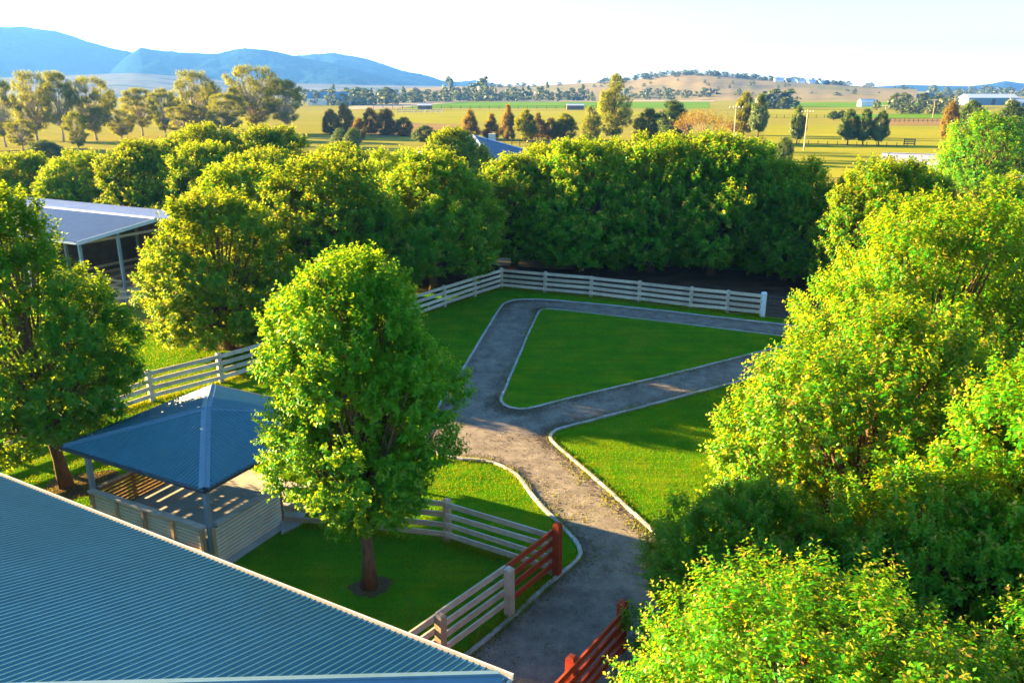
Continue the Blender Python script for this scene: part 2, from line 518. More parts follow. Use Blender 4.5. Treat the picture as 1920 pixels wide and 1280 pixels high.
def hills(name, prof, d0, d1, d2, matname, seed, rough=.08, nr=34, nc=150, lift=.5, wood=0.0):
    """a ridge: prof = (azimuth degrees, crest height) pairs, foot at d0, crest at d1, back foot at d2"""
    az = np.linspace(prof[0][0], prof[-1][0], nc)
    hh = np.interp(az, [p[0] for p in prof], [p[1] for p in prof])
    P = np.zeros((nr, nc, 3))
    for j in range(nc):
        a = math.radians(az[j])
        wob = fbm(az[j], 0, .12, seed) * .09
        for i in range(nr):
            t = i / (nr - 1)
            ti = .72
            if t < ti:
                d = d0 + (d1 - d0) * t / ti
                k = t / ti
                k2 = k * k * (3 - 2 * k)
                k = .45 * k + .55 * k2 if lift > .4 else k ** 1.9 * .6 + k2 * .4
            else:
                d = d1 + (d2 - d1) * (t - ti) / (1 - ti)
                k = 1 - ((t - ti) / (1 - ti)) ** 1.4
            dd = d * (1 + wob * (1 - k))
            x, y = dd * math.sin(a), dd * math.cos(a)
            n = fbm(x, y, 1 / (d1 * .11), seed)
            edge = min(1, k * 2.2) * (1 - abs(k) ** 6 * .75)
            z = hh[j] * (k + n * rough * 2.4 * edge) - (3 if i in (0, nr - 1) else 0)
            if wood and k > .05:
                z += wood * (fbm(x, y, 1 / 55, seed + 5, 3) * .7 - abs(fbm(x, y, 1 / 420, seed + 9, 3)) * 3.2 * (1 - k * .8))
            P[i, j] = (x, y, max(z, -.9))
    me = grid_mesh(name, P, M[matname])
    structure(name, me)
    return P

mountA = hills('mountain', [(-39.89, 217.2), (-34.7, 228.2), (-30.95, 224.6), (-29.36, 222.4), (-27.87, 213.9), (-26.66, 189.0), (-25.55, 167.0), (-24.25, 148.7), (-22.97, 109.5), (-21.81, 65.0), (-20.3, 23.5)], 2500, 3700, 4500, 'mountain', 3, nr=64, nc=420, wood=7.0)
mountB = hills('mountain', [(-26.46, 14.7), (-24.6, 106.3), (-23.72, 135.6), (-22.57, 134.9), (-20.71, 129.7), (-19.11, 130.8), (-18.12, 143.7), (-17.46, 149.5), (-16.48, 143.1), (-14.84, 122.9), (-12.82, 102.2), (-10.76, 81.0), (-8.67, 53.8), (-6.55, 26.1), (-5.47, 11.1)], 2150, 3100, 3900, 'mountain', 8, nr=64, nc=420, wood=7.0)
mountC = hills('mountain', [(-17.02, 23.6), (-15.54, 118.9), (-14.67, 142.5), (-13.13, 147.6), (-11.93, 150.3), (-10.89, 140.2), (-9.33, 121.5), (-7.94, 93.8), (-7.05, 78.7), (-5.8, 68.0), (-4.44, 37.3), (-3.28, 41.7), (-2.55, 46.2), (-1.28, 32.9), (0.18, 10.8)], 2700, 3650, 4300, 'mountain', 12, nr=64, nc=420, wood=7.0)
foot = hills('foothill', [(-38.73, 26.5), (-31.4, 31.7), (-27.23, 38.6), (-24.26, 43.4), (-21.82, 37.6), (-18.0, 25.1), (-9.41, 18.7), (-2.19, 15.3), (0.73, 11.8)], 1250, 1900, 2400, 'foothill', 21, .05, lift=.2)
hillR = hills('hill', [(-7.28, 12.1), (-2.19, 15.7), (1.46, 16.6), (5.1, 21.2), (7.97, 25.6), (10.09, 33.6), (11.83, 37.0), (13.57, 35.9), (15.63, 29.6), (18.98, 22.5), (20.93, 19.0), (23.46, 13.8), (25.89, 10.5)], 900, 1500, 2100, 'hill', 31, .05)
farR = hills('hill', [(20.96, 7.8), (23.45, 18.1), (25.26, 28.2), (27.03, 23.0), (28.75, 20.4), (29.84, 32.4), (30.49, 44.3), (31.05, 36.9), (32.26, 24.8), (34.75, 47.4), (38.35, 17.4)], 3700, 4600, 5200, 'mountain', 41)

# ------------------------------------------------------------------ haze
hm, hnt, hout = new_mat('haze')
pv = hnt.nodes.new("ShaderNodeVolumePrincipled")
pv.inputs['Color'].default_value = (.11, .34, .95, 1)
pv.inputs['Density'].default_value = 1.25e-4
pv.inputs['Anisotropy'].default_value = 0.25
hnt.links.new(pv.outputs[0], hout.inputs['Volume'])
hz = MB().box((0, 2350, 154), (10600, 6700, 312)).mesh('haze', hm)
link('haze', hz, kind='stuff')

# ------------------------------------------------------------------ corrugated roofs
Z = Vector((0, 0, 1))
def V2(a, z=0.0):
    return Vector((a[0], a[1], z))

def profile(kind):
    if kind == 'rib':
        return [(0, 0), (.080, 0), (.102, .026), (.118, .026), (.136, 0)], .136
    return [(i * .115 / 6, .020 * math.sin(2 * math.pi * i / 6)) for i in range(7)], .115

def corrugated(name, mat, O, ex, es, z0, tan, x0, x1, top, kind='wave', overhang=.05):
    """one roof slope: ex along the eave, es up the slope (plan), top(x) = plan length of the sheet"""
    prof, pitch = profile(kind)
    xs, hs = [], []
    n = int((x1 - x0) / pitch) + 1
    for k in range(n):
        for (px_, ph) in prof[:-1]:
            x = x0 + k * pitch + px_
            if x <= x1:
                xs.append(x); hs.append(ph)
    xs.append(x1); hs.append(0)
    P = np.zeros((4, len(xs), 3))
    for j, (x, h) in enumerate(zip(xs, hs)):
        t = max(top(x), .0)
        for i, s in enumerate((-overhang, t * .33, t * .66, t)):
            p = O + ex * x + es * s
            P[i, j] = (p.x, p.y, z0 + s * tan + h)
    return grid_mesh(name, P, mat, smooth=(kind == 'wave'))

def cap_bar(p, q, w, h, mat, name):
    return MB().bar(p, q, w, h).mesh(name, mat)

def folded_cap(p, q, w, drop, name, mat, th=.012):
    """a folded ridge or hip cap: two wings falling from the line p-q"""
    p, q = Vector(p), Vector(q)
    d = (q - p).normalized()
    s = d.cross(Z).normalized()
    mb = MB()
    for sg in (-1, 1):
        a, b = p, q
        e = s * (sg * w / 2) - Z * drop
        mb.poly([a, b, b + e, a + e] if sg > 0 else [a, a + e, b + e, b])
        mb.poly([a + e, b + e, b + e - Z * .03, a + e - Z * .03])
    mb.tube([p + Z * .005, q + Z * .005], [.028, .028], 6)
    return mb.mesh(name, mat)

# ---- the long building at the lower left, seen from above its hipped steel roof
st = thing('stable_building', 'long building with a ribbed blue steel hip roof in the near lower left corner', 'building', (-.14, 11.73, 0))
def child(root, name, mesh, label=None):
    o = link(name, mesh, root, label=label)
    o.matrix_parent_inverse = Matrix.Translation(-Vector(root.location)) if root.rotation_euler.z == 0 else root.matrix_basis.inverted()
    return o
SC = Vector((-.14, 11.73, 0)); sa = Vector((-.873, .488, 0)); sn = Vector((-.488, -.873, 0))
SW, SL, ST, SZ = 6.6, 27.0, .28, 3.0
child(st, 'roof', corrugated('roof', M['blue_steel'], SC, sa, sn, SZ, ST, 0.02, SL, lambda x: min(x, SW), 'rib'))
child(st, 'roof', corrugated('roof', M['blue_steel'], SC, sn, sa, SZ, ST, 0.02, 2 * SW, lambda x: min(x, 2 * SW - x), 'rib'))
child(st, 'roof', corrugated('roof', M['blue_steel'], SC + sn * 2 * SW, sa, -sn, SZ, ST, 0.02, SL, lambda x: min(x, SW), 'rib'))
apex = SC + (sa + sn) * SW + Z * (SZ + SW * ST)
child(st, 'hip_cap', folded_cap(SC + (sa + sn) * .05 + Z * (SZ + .055), apex + Z * .05, .36, .045, 'hip_cap', M['blue_cap']))
child(st, 'hip_cap', folded_cap(SC + sn * 2 * SW + Z * (SZ + .055), apex + Z * .05, .36, .045, 'hip_cap', M['blue_cap']))
child(st, 'ridge_cap', folded_cap(apex + Z * .05, apex + sa * (SL - SW) + Z * .05, .36, .045, 'ridge_cap', M['blue_cap']))
def gutter(p, q, out, mat, w=.12, h=.11):
    mb = MB()
    mb.bar(p + out * w, q + out * w, .02, h)
    mb.bar(p + out * .012, q + out * .012, .02, h)
    mb.bar(p + out * w / 2 - Z * h * .5, q + out * w / 2 - Z * h * .5, w - .025, .012)
    mb.bar(p + out * (w + .008) + Z * h * .5, q + out * (w + .008) + Z * h * .5, .034, .018)
    return mb.mesh('gutter', mat)
g0 = SC + Z * (SZ - .055)
child(st, 'gutter', gutter(g0 - sa * .12, g0 + sa * SL, -sn * 1.0, M['cream_steel']))
child(st, 'gutter', gutter(g0 + sn * .02, g0 + sn * 2 * SW, -sa * 1.0, M['cream_steel']))
w0 = SC + sa * .45 + sn * .45
def wall_seg(p, q, z0, z1, th, mat, name='wall'):
    return MB().bar(Vector((p.x, p.y, (z0 + z1) / 2)), Vector((q.x, q.y, (z0 + z1) / 2)), th, z1 - z0).mesh(name, mat)
child(st, 'wall', wall_seg(w0, w0 + sa * (SL - .9), 0, 2.85, .2, M['wall_render']))
child(st, 'wall', wall_seg(w0 + sn * .11, w0 + sn * (2 * SW - .9), 0, 2.85, .2, M['wall_render']))
child(st, 'wall', wall_seg(w0 + sn * (2 * SW - .8), w0 + sn * (2 * SW - .8) + sa * (SL - .9), 0, 2.85, .2, M['wall_render']))

# ---- gazebo
GF = Vector((-8.48, 19.68, 0)); ga = Vector((-.890, .456, 0)); gb = Vector((.456, .890, 0))
gz = thing('gazebo', 'square timber gazebo with a blue corrugated pyramid roof on steel posts', 'gazebo', tuple(GF))
GA, GB, GZ, GT = 6.0, 5.9, 2.5, .25
def gp(a, b, z=0):
    return GF + ga * a + gb * b + Z * z
hA = GA / 2
sl = lambda x: min(x, GA - x)
for (O, ex, es) in ((GF, ga, gb), (GF + gb * GB, ga, -gb), (GF, gb, ga), (GF + ga * GA, gb, -ga)):
    child(gz, 'roof', corrugated('roof', M['blue_steel'], O, ex, es, GZ, GT, .015, (GA if abs(ex.dot(ga)) > .9 else GB) - .015,
                                 (lambda x: min(x, GA - x) * (GB / GA)) if abs(ex.dot(ga)) > .9 else (lambda x: min(x, GB - x) * (GA / GB)), 'rib'))
gapex = gp(hA, GB / 2, GZ + GT * GB / 2)
for (a, b) in ((0, 0), (GA, 0), (0, GB), (GA, GB)):
    child(gz, 'hip_cap', folded_cap(gp(a, b, GZ + .03), gapex + Z * .03, .30, .028, 'hip_cap', M['blue_cap']))
child(gz, 'finial_cap', MB().tube([gapex - Z * .03, gapex + Z * .05], [.22, .06], 8).mesh('finial_cap', M['blue_cap']))
for (p, q, o) in ((gp(-.1, 0), gp(GA + .1, 0), -gb), (gp(-.1, GB), gp(GA + .1, GB), gb), (gp(0, .02), gp(0, GB - .02), -ga), (gp(GA, .02), gp(GA, GB - .02), ga)):
    child(gz, 'gutter', gutter(p + Z * (GZ - .06), q + Z * (GZ - .06), o, M['dark_steel'], .10, .10))
for (a, b) in ((.12, .12), (5.15, .15), (.12, 5.7), (5.15, 5.7)):
    c = gp(a, b)
    child(gz, 'post', MB().box((c.x, c.y, 1.2), (.13, .13, 2.4), (ga, gb, Z)).mesh('post', M['post_steel']))
for (p, q) in ((gp(.12, .12), gp(5.15, .15)), (gp(.12, 5.7), gp(5.15, 5.7)), (gp(.12, .2), gp(.12, 5.6)), (gp(5.15, .22), gp(5.15, 5.6))):
    child(gz, 'beam', MB().bar(p + Z * 2.41, q + Z * 2.41, .08, .14).mesh('beam', M['post_steel']))
# raised concrete floor
fl = [gp(.05, .1), gp(3.5, .1), gp(3.5, 4.4), gp(.05, 4.4)]
child(gz, 'floor', MB().prism([(p.x, p.y) for p in fl], .06, .40).mesh('floor', M['concrete']))
fl2 = [gp(3.52, .1), gp(5.1, .1), gp(5.1, 2.7), gp(3.52, 2.7)]
child(gz, 'floor', MB().prism([(p.x, p.y) for p in fl2], .06, .22).mesh('floor', M['concrete']))
# front balustrade: handrail, stiles, horizontal boards in four bays, bottom rail
bal = child(gz, 'balustrade', MB().bar(gp(.2, .0, 1.2), gp(5.08, .0, 1.2), .20, .06).mesh('handrail', M['grey_timber']))
def sub(par, name, mesh):
    return link(name, mesh, par)
def sub_b(par, name, mesh):
    return sub(par, name, mesh)
for a in (.28, 1.48, 2.68, 3.88, 5.0):
    w = .12 if a in (.28, 2.68, 5.0) else .08
    sub_b(bal, 'stile', MB().bar(gp(a, -.03, .32), gp(a, -.03, 1.165), w, .10, ga).mesh('stile', M['tan_timber']))
bays = [(.34, 1.44), (1.52, 2.62), (2.74, 3.84), (3.92, 4.94)]
for (a0, a1) in bays:
    for k in range(6):
        z = .50 + k * .112
        sub_b(bal, 'board', MB().bar(gp(a0, .02, z), gp(a1, .02, z), .03, .088).mesh('board', M['board_paint']))
    sub_b(bal, 'gap_shade', MB().bar(gp(a0, .06, .78), gp(a1, .06, .78), .012, .66).mesh('gap_shade', M['dark_timber']))  # dark sheet added behind the bay boards so their gaps read as shade
sub_b(bal, 'bottom_rail', MB().bar(gp(.2, -.035, .385), gp(5.06, -.035, .385), .12, .10).mesh('bottom_rail', M['tan_timber']))
for a in (.9, 1.7, 2.5, 3.3, 4.2):
    sub_b(bal, 'bracket', MB().bar(gp(a, .0, .20), gp(a, .0, .31), .05, .10, ga).mesh('bracket', M['post_steel']))
# right wall of boards with a wide cap
rw = child(gz, 'board_wall', MB().bar(gp(.02, .22, 1.245), gp(.02, 2.72, 1.245), .26, .045).mesh('wall_cap', M['grey_timber']))
for k in range(10):
    z = .075 + k * .1165
    sub_b(rw, 'board', MB().bar(gp(-.045, .14, z), gp(-.045, 2.70, z), .035, .090).mesh('board', M['board_paint']))
sub_b(rw, 'corner_trim', MB().bar(gp(-.03, .09, .0), gp(-.03, .09, 1.22), .09, .09, ga).mesh('corner_trim', M['tan_timber']))
sub_b(rw, 'end_trim', MB().bar(gp(-.02, 2.76, .0), gp(-.02, 2.76, 1.22), .10, .08, ga).mesh('end_trim', M['red_brown_timber']))
sub_b(rw, 'gap_shade', MB().bar(gp(.0, .2, .62), gp(.0, 2.68, .62), .03, 1.1).mesh('gap_shade', M['dark_timber']))  # added dark sheet standing in for the shade between the wall boards
# left screen of spaced red brown slats
ls = child(gz, 'slat_screen', MB().bar(gp(5.06, .25, 1.19), gp(5.06, 2.75, 1.19), .12, .05).mesh('screen_cap', M['tan_timber']))
for k in range(9):
    z = .10 + k * .122
    sub_b(ls, 'slat', MB().bar(gp(5.03, .25, z), gp(5.03, 2.75, z), .035, .088).mesh('slat', M['red_brown_timber']))
for b in (.3, 1.5, 2.72):
    sub_b(ls, 'stile', MB().bar(gp(5.09, b, .02), gp(5.09, b, 1.16), .07, .07, gb).mesh('stile', M['red_brown_timber']))
# concrete step outside the right wall
structure('path', MB().prism([(-7.65, 23.23), (-6.69, 23.8), (-6.55, 21.93), (-7.02, 21.34)][::-1], .03, .09).mesh('path', M['concrete']))
structure('path', MB().prism([(p.x, p.y) for p in (gp(-.35, .1), gp(-.08, .1), gp(-.08, 2.9), gp(-.35, 2.9))], .02, .055).mesh('gazebo_footing', M['concrete']))

# ------------------------------------------------------------------ fences
def fence(name, label, pts, h, rails, mats, pw=.19, rt=.05, rh=.155, side=1, group=None, cat='fence', rmat=None, seed=0, skip_first=False, tall=None):
    rnd = random.Random(seed)
    root = thing(name, label, cat, (pts[0][0], pts[0][1], 0), 0, group)
    P = [Vector((x, y, 0)) for x, y in pts]
    for i, p in enumerate(P):
        if i == 0 and skip_first:
            continue
        d = (P[min(i + 1, len(P) - 1)] - P[max(i - 1, 0)]).normalized()
        y = Z.cross(d)
        hh = (h + rnd.uniform(-.03, .05)) if not (tall and i in tall) else tall[i]
        mb = MB()
        tx = Vector((rnd.uniform(-.012, .012), rnd.uniform(-.012, .012), 1)).normalized()
        mb.box((0, 0, (hh - .05) / 2), (pw, pw, hh - .05), (d, y, tx))
        top = Vector((0, 0, hh - .05)) + tx * 0
        mb.box(tx * (hh - .025), (pw * .98, pw * .98, .05), (d, y, tx), taper=.6)
        m = mats[i] if isinstance(mats, list) else mats
        o = link('post', mb.mesh('post', M[m]), root, p - P[0])
    for i in range(len(P) - 1):
        a, b = P[i], P[i + 1]
        d = (b - a).normalized(); y = Z.cross(d)
        L = (b - a).length
        m = rmat[i] if rmat else (mats if isinstance(mats, str) else mats[i])
        for z in rails:
            j0, j1 = rnd.uniform(-.018, .018), rnd.uniform(-.018, .018)
            off = y * side * (pw / 2 + rt / 2 + .003)
            p = a + off + Z * (z + j0) + d * .004
            q = b + off + Z * (z + j1) - d * .004
            x = (q - p).normalized(); yy = Z.cross(x).normalized(); zz = x.cross(yy)
            me = MB().box((0, 0, 0), ((q - p).length, rt, rh + rnd.uniform(-.008, .008))).mesh('rail', M[m])
            o = link('rail', me, root, (p + q) / 2 - P[0])
            o.rotation_euler = Matrix((x, yy, zz)).transposed().to_euler()
    return root

RZ = [.30, .63, .96, 1.30]
f1 = [(-23.5, 21.2), (-21.4, 24.1), (-19.4, 26.8), (-17.5, 29.6), (-15.69, 32.28), (-13.47, 34.58), (-11.35, 37.21), (-9.55, 39.9), (-7.8, 42.55), (-6.0, 45.2), (-4.2, 47.9), (-2.44, 50.4), (-.73, 52.71)]
fence('paddock_fence', 'pale four rail timber fence running up behind the gazebo to the far corner', f1, 1.42, RZ, 'white_timber', side=-1, seed=1, rh=.18, group='pale four rail timber fences')
f2 = [(-.73, 52.71), (2.2, 51.52), (5.15, 50.39), (8.06, 48.95), (11.01, 47.45), (13.03, 46.6), (14.92, 45.75)]
ft = fence('paddock_fence', 'pale four rail fence below the shaded tree row, ending in a white round post', f2, 1.42, RZ, ['white_timber'] * 7, side=-1, seed=2, rh=.18, skip_first=True, group='pale four rail timber fences', tall={6: 1.5})
# white painted round end post
for o in list(ft.children):
    if o.name.startswith('post') and (o.location - Vector((14.92 + .73, 45.75 - 52.71, 0))).length < .05:
        o.data = MB().tube([(0, 0, 0), (0, 0, 1.45), (0, 0, 1.5)], [.17, .17, .12], 12).mesh('post', M['white_wall'])
        o['label'] = 'round white painted end post'
f3 = [(-7.05, 22.0), (-4.5, 21.6), (-1.93, 21.05), (1.1, 19.33)]
fence('yard_fence', 'weathered four rail timber fence from the gazebo to the red corner post', f3, 1.42, RZ, 'tan_timber', side=-1, seed=3, skip_first=True, rmat=['tan_timber', 'tan_timber', 'grey_timber'])
f4 = [(1.25, 19.2), (-.07, 17.42), (-1.65, 15.5), (-3.2, 13.6)]
fence('lane_fence', 'half red half white four rail fence along the lower gravel lane', f4, 1.5, [.36, .72, 1.06, 1.40], ['red_timber', 'white_timber', 'tan_timber', 'white_timber'], side=-1, seed=4,
      rmat=['red_timber', 'white_timber', 'white_timber'], tall={0: 1.72}, pw=.2, rh=.17)
f5 = [(2.62, 16.1), (1.27, 14.15), (-.1, 12.3), (-1.5, 10.4)]
fence('lane_fence', 'dark red four rail fence under the big tree at the bottom edge', f5, 1.42, [.34, .66, .98, 1.30], 'red_timber', side=1, seed=5, pw=.2, rh=.17)

# metal gate beside the white end post
gt = thing('farm_gate', 'dark metal pipe gate beside the white end post under the trees', 'gate', (15.25, 45.6, 0))
d = Vector((3.5, -1.55, 0))
gfm = MB()
for (p, q) in (((0, 0, .15), (0, 0, 1.3)), ((0, 0, 1.3), (3.5, -1.55, 1.3)), ((3.5, -1.55, 1.3), (3.5, -1.55, .15)), ((3.5, -1.55, .15), (0, 0, .15)), ((1.75, -.775, .15), (1.75, -.775, 1.3))):
    gfm.tube([p, q], [.03, .03], 6)
link('gate_frame', gfm.mesh('gate_frame', M['dark_steel']), gt)
for z in (.38, .61, .84, 1.07):
    link('gate_bar', MB().tube([(.02, -.01, z), (3.48, -1.54, z)], [.02, .02], 6).mesh('gate_bar', M['dark_steel']), gt)
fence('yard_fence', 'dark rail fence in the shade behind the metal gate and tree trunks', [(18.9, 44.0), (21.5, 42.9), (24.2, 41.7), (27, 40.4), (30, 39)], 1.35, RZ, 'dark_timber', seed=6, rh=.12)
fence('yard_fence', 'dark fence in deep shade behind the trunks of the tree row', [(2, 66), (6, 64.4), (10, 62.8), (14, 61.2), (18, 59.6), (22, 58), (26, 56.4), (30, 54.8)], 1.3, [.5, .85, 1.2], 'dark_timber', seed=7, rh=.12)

def thin_fence(name, label, a, b, n, h, rails, mat, pw=.12, rh=.09, group=None):
    pts = [(a[0] + (b[0] - a[0]) * i / n, a[1] + (b[1] - a[1]) * i / n) for i in range(n + 1)]
    return fence(name, label, pts, h, rails, mat, pw=pw, rh=rh, rt=.04, seed=len(label), group=group)
thin_fence('field_fence', 'dark post and rail fence at the left edge beside the dark bush', (-103.07, 154.19), (-84.86, 164.16), 6, 1.5, [.5, .95, 1.4], 'dark_timber', .18, .13)
thin_fence('field_fence', 'thin post and rail fence under the row of dark conical trees', (-3.75, 191.95), (18.49, 195.62), 12, 1.6, [.6, 1.1, 1.5], 'dark_timber', .16, .10)
thin_fence('field_fence', 'long low rail fence behind the gum trees on the golden field', (-226.6, 358.13), (-150.78, 370.84), 14, 1.8, [.8, 1.6], 'tan_timber', .25, .2)
thin_fence('field_fence', 'low fence line along the base of the three small paddock trees', (66.92, 197.5), (90.95, 188.42), 12, 1.0, [.25], 'dark_timber', .14, .14)
thin_fence('field_fence', 'white rail fence beyond the brown bushes on the plain', (-60.48, 436.56), (-36.95, 441.15), 8, 2.2, [1.0, 2.0], 'white_timber', .4, .35)
thin_fence('field_fence', 'far fence along the bottom edge of the bright green crop', (-88.67, 530.2), (59.47, 543.9), 24, 2.0, [.9, 1.7], 'dark_timber', .3, .14)
thin_fence('field_fence', 'dark fence on the far side of the right hand brown strip', (148.05, 327.24), (168.95, 324.69), 12, 1.5, [.7, 1.3], 'dark_timber', .2, .12)
thin_fence('field_fence', 'thin wire fence crossing the golden field behind the lone tree', (114.88, 370.84), (157.96, 370.84), 12, 1.6, [.8, 1.5], 'dark_timber', .2, .08)
thin_fence('horse_jump', 'small dark timber rail panel standing alone on the golden paddock', (92.72, 193.77), (95.24, 193.77), 1, 1.5, [.4, .85, 1.35], 'dark_timber', .25, .2)

# ------------------------------------------------------------------ barn on the left
br = thing('barn', 'open sided barn with a pale grey steel gable roof behind the left tree', 'barn', (-22.9, 51.1, 0))
BR = Vector((-22.9, 51.1, 0)); ba = Vector((-.89, .456, 0)); bb = Vector((.456, .89, 0))
BH, BZ, BE, BL = 5.6, 5.0, 4.42, 22.0
bt = (BZ - BE) / BH
def bp(a, b, z=0):
    return BR + ba * a + bb * b + Z * z
for sg in (-1, 1):
    child(br, 'roof', corrugated('roof', M['grey_steel'] if sg < 0 else M['pale_steel'], bp(0, sg * BH), ba, bb * -sg, BE, bt, 0, BL, lambda x: BH, 'rib'))
    child(br, 'barge_board', MB().bar(bp(-.03, sg * BH, BE - .09), bp(-.03, sg * .02, BZ - .09), .04, .22).mesh('barge_board', M['pale_steel']))
    child(br, 'gutter', gutter(bp(0, sg * BH, BE - .08), bp(BL, sg * BH, BE - .08), bb * sg, M['pale_steel']))
child(br, 'ridge_cap', folded_cap(bp(0, 0, BZ + .06), bp(BL, 0, BZ + .06), .5, .1, 'ridge_cap', M['pale_steel']))
for a in (.25, 5.5, 11, 16.5, 21.7):
    for b in (-5.3, -2.7, 2.7, 5.3):
        p = bp(a, b)
        hgt = BZ - abs(b) * bt - .15
        child(br, 'post', MB().box((p.x, p.y, hgt / 2), (.16, .16, hgt), (ba, bb, Z)).mesh('post', M['post_steel']))
    child(br, 'truss', MB().bar(bp(a, -5.3, BE - .18), bp(a, 5.3, BE - .18), .07, .16).mesh('truss', M['tan_timber']))
child(br, 'wall', MB().bar(bp(9, -5.4, 1.9), bp(9, 5.4, 1.9), .15, 3.7).mesh('wall', M['barn_wall']))
child(br, 'wall', MB().bar(bp(.4, 5.45, 1.8), bp(BL, 5.45, 1.8), .15, 3.4).mesh('wall', M['barn_wall']))
for z in (.45, .9, 1.35):
    child(br, 'stall_rail', MB().bar(bp(.4, -2.55, z), bp(8.8, -2.55, z), .05, .15).mesh('stall_rail', M['tan_timber']))
    child(br, 'stall_rail', MB().bar(bp(.36, -5.2, z), bp(.36, 5.2, z), .05, .15).mesh('stall_rail', M['white_timber'] if z < 1 else M['tan_timber']))
    child(br, 'stall_rail', MB().bar(bp(4.6, -5.2, z + .3), bp(4.6, 5.2, z + .3), .05, .16).mesh('stall_rail', M['tan_timber']))
fence('yard_fence', 'short pale rail fence beside the open barn on sandy ground', [(-24.2, 46.4), (-22.4, 47.6), (-20.4, 48.2)], 1.3, [.45, .85, 1.25], 'white_timber', seed=9)

# ------------------------------------------------------------------ houses and sheds behind
def hip_house(label, c, half, ez, tan, ex, courses, matr, name='house'):
    ex = Vector((*ex, 0)).normalized(); ey = Z.cross(ex)
    root = thing(name, label, 'house', (c[0], c[1], 0))
    O = Vector((c[0], c[1], 0))
    for (u, v) in ((ex, ey), (ey, -ex), (-ex, -ey), (-ey, ex)):
        mb = MB()
        for k in range(courses):
            s0, s1 = half * k / courses, half * (k + 1) / courses
            z0, z1 = ez + s0 * tan, ez + s1 * tan
            a = -v * half
            p = [O + u * (-(half - s0)) - v * (half - s0) + Z * (z0 + .05), O + u * (half - s0) - v * (half - s0) + Z * (z0 + .05),
                 O + u * (half - s1) - v * (half - s1) + Z * z1, O + u * (-(half - s1)) - v * (half - s1) + Z * z1]
            mb.poly(p)
            mb.poly([p[1], p[0], p[0] - Z * .06, p[1] - Z * .06])
        child(root, 'roof', mb.mesh('roof', matr))
    ap = O + Z * (ez + half * tan + .06)
    for (sx, sy) in ((1, 1), (1, -1), (-1, 1), (-1, -1)):
        child(root, 'hip_cap', folded_cap(O + ex * half * sx + ey * half * sy + Z * (ez + .1), ap, .5, .06, 'hip_cap', M['pale_steel']))
    wl = [O + ex * (half - .6) * sx + ey * (half - .6) * sy for (sx, sy) in ((-1, -1), (1, -1), (1, 1), (-1, 1))]
    child(root, 'wall', MB().prism([(p.x, p.y) for p in wl], 0, ez + .1).mesh('wall', M['wall_render']))
    return root
hs = hip_house('house with a blue tiled hip roof half hidden behind the tree row', (-6.0, 127.0), 8.6, 2.6, .40, (.885, -.466), 18, M['blue_tile'])
child(hs, 'chimney', MB().box((-3.2, 131.5, 4.9), (1.1, 1.1, 2.2)).mesh('chimney', M['wall_render']))

def gable_shed(label, c, rz, L, Wd, ez, rise, roofm, wallm, name='shed', cat='shed', doors=True, ribs=True):
    root = thing(name, label, cat, (c[0], c[1], 0), rz)
    r = Matrix.Rotation(rz, 3, 'Z')
    mb = MB()
    hw = Wd / 2
    prof = [(-hw + .3, 0), (hw - .3, 0), (hw - .3, ez), (0, ez + rise - .1), (-hw + .3, ez)]
    b = len(mb.v); n = 5
    for x in (-L / 2 + .3, L / 2 - .3):
        mb.v += [Vector((x, y, z)) for y, z in prof]
    mb.f.append([4, 3, 2, 1, 0]); mb.f.append([5, 6, 7, 8, 9])
    for i in range(5):
        j = (i + 1) % 5
        mb.f.append([i, j, 5 + j, 5 + i])
    link('wall', mb.mesh('wall', M[wallm]), root)
    for sg in (-1, 1):
        P = []
        rb = MB()
        rb.poly([(-L / 2, sg * hw, ez), (L / 2, sg * hw, ez), (L / 2, 0, ez + rise), (-L / 2, 0, ez + rise)][::sg])
        if ribs:
            k = max(6, int(L / .5))
            for i in range(k + 1):
                x = -L / 2 + L * i / k
                rb.bar((x, sg * hw, ez + .025), (x, sg * .05, ez + rise + .02), .06, .05)
        link('roof', rb.mesh('roof', M[roofm]), root)
    link('ridge_cap', MB().bar((-L / 2, 0, ez + rise + .05), (L / 2, 0, ez + rise + .05), .4, .06).mesh('ridge_cap', M[roofm]), root)
    if doors:
        link('door', MB().box((0, -hw + .28, ez * .42), (min(3, L * .3), .08, ez * .84)).mesh('door', M['dark_steel']), root)
        for sx in (-.33, .33):
            link('window', MB().box((L * sx, -hw + .27, ez * .6), (1.2, .07, 1.0)).mesh('window', M['glass']), root)
    return root
gable_shed('shed with a pale lavender steel roof in front of the golden paddock', (59.5, 121.5), math.radians(-26), 8, 7.0, 2.3, 1.35, 'lavender_steel', 'white_wall', ribs=False)
gable_shed('pale roofed shed at the right edge behind the loose pale tree', (60.5, 86.5), math.radians(-35), 12, 7.5, 2.6, 1.1, 'lavender_steel', 'white_wall', ribs=False)
c = (-144.95, 663.79); gable_shed('blue roofed homestead far off left of the green crop', c, .1, 34, 18, 5, 5, 'blue_cap', 'white_wall', 'house', 'house', True, False)
c = (-124.25, 653.51); gable_shed('smaller blue roofed shed right of the far homestead', c, .1, 22, 12, 4, 3, 'blue_cap', 'white_wall', 'shed', 'shed', True, False)
c = (-54.24, 517.17); gable_shed('small dark field shelter with a pale roof on the plain', c, 0, 9, 6, 2.6, .9, 'pale_steel', 'barn_wall', 'field_shelter', 'shelter', False, False)
c = (39.26, 517.17); gable_shed('small grey field shelter left of the tall pale tree', c, 0, 11, 6, 2.6, .9, 'pale_steel', 'barn_wall', 'field_shelter', 'shelter', False, False)
c = (379.42, 663.79); gable_shed('long far shed with blue wall and white roof at right', c, 0, 40, 18, 5.5, 3, 'pale_steel', 'blue_cap', 'shed', 'shed', True, False)
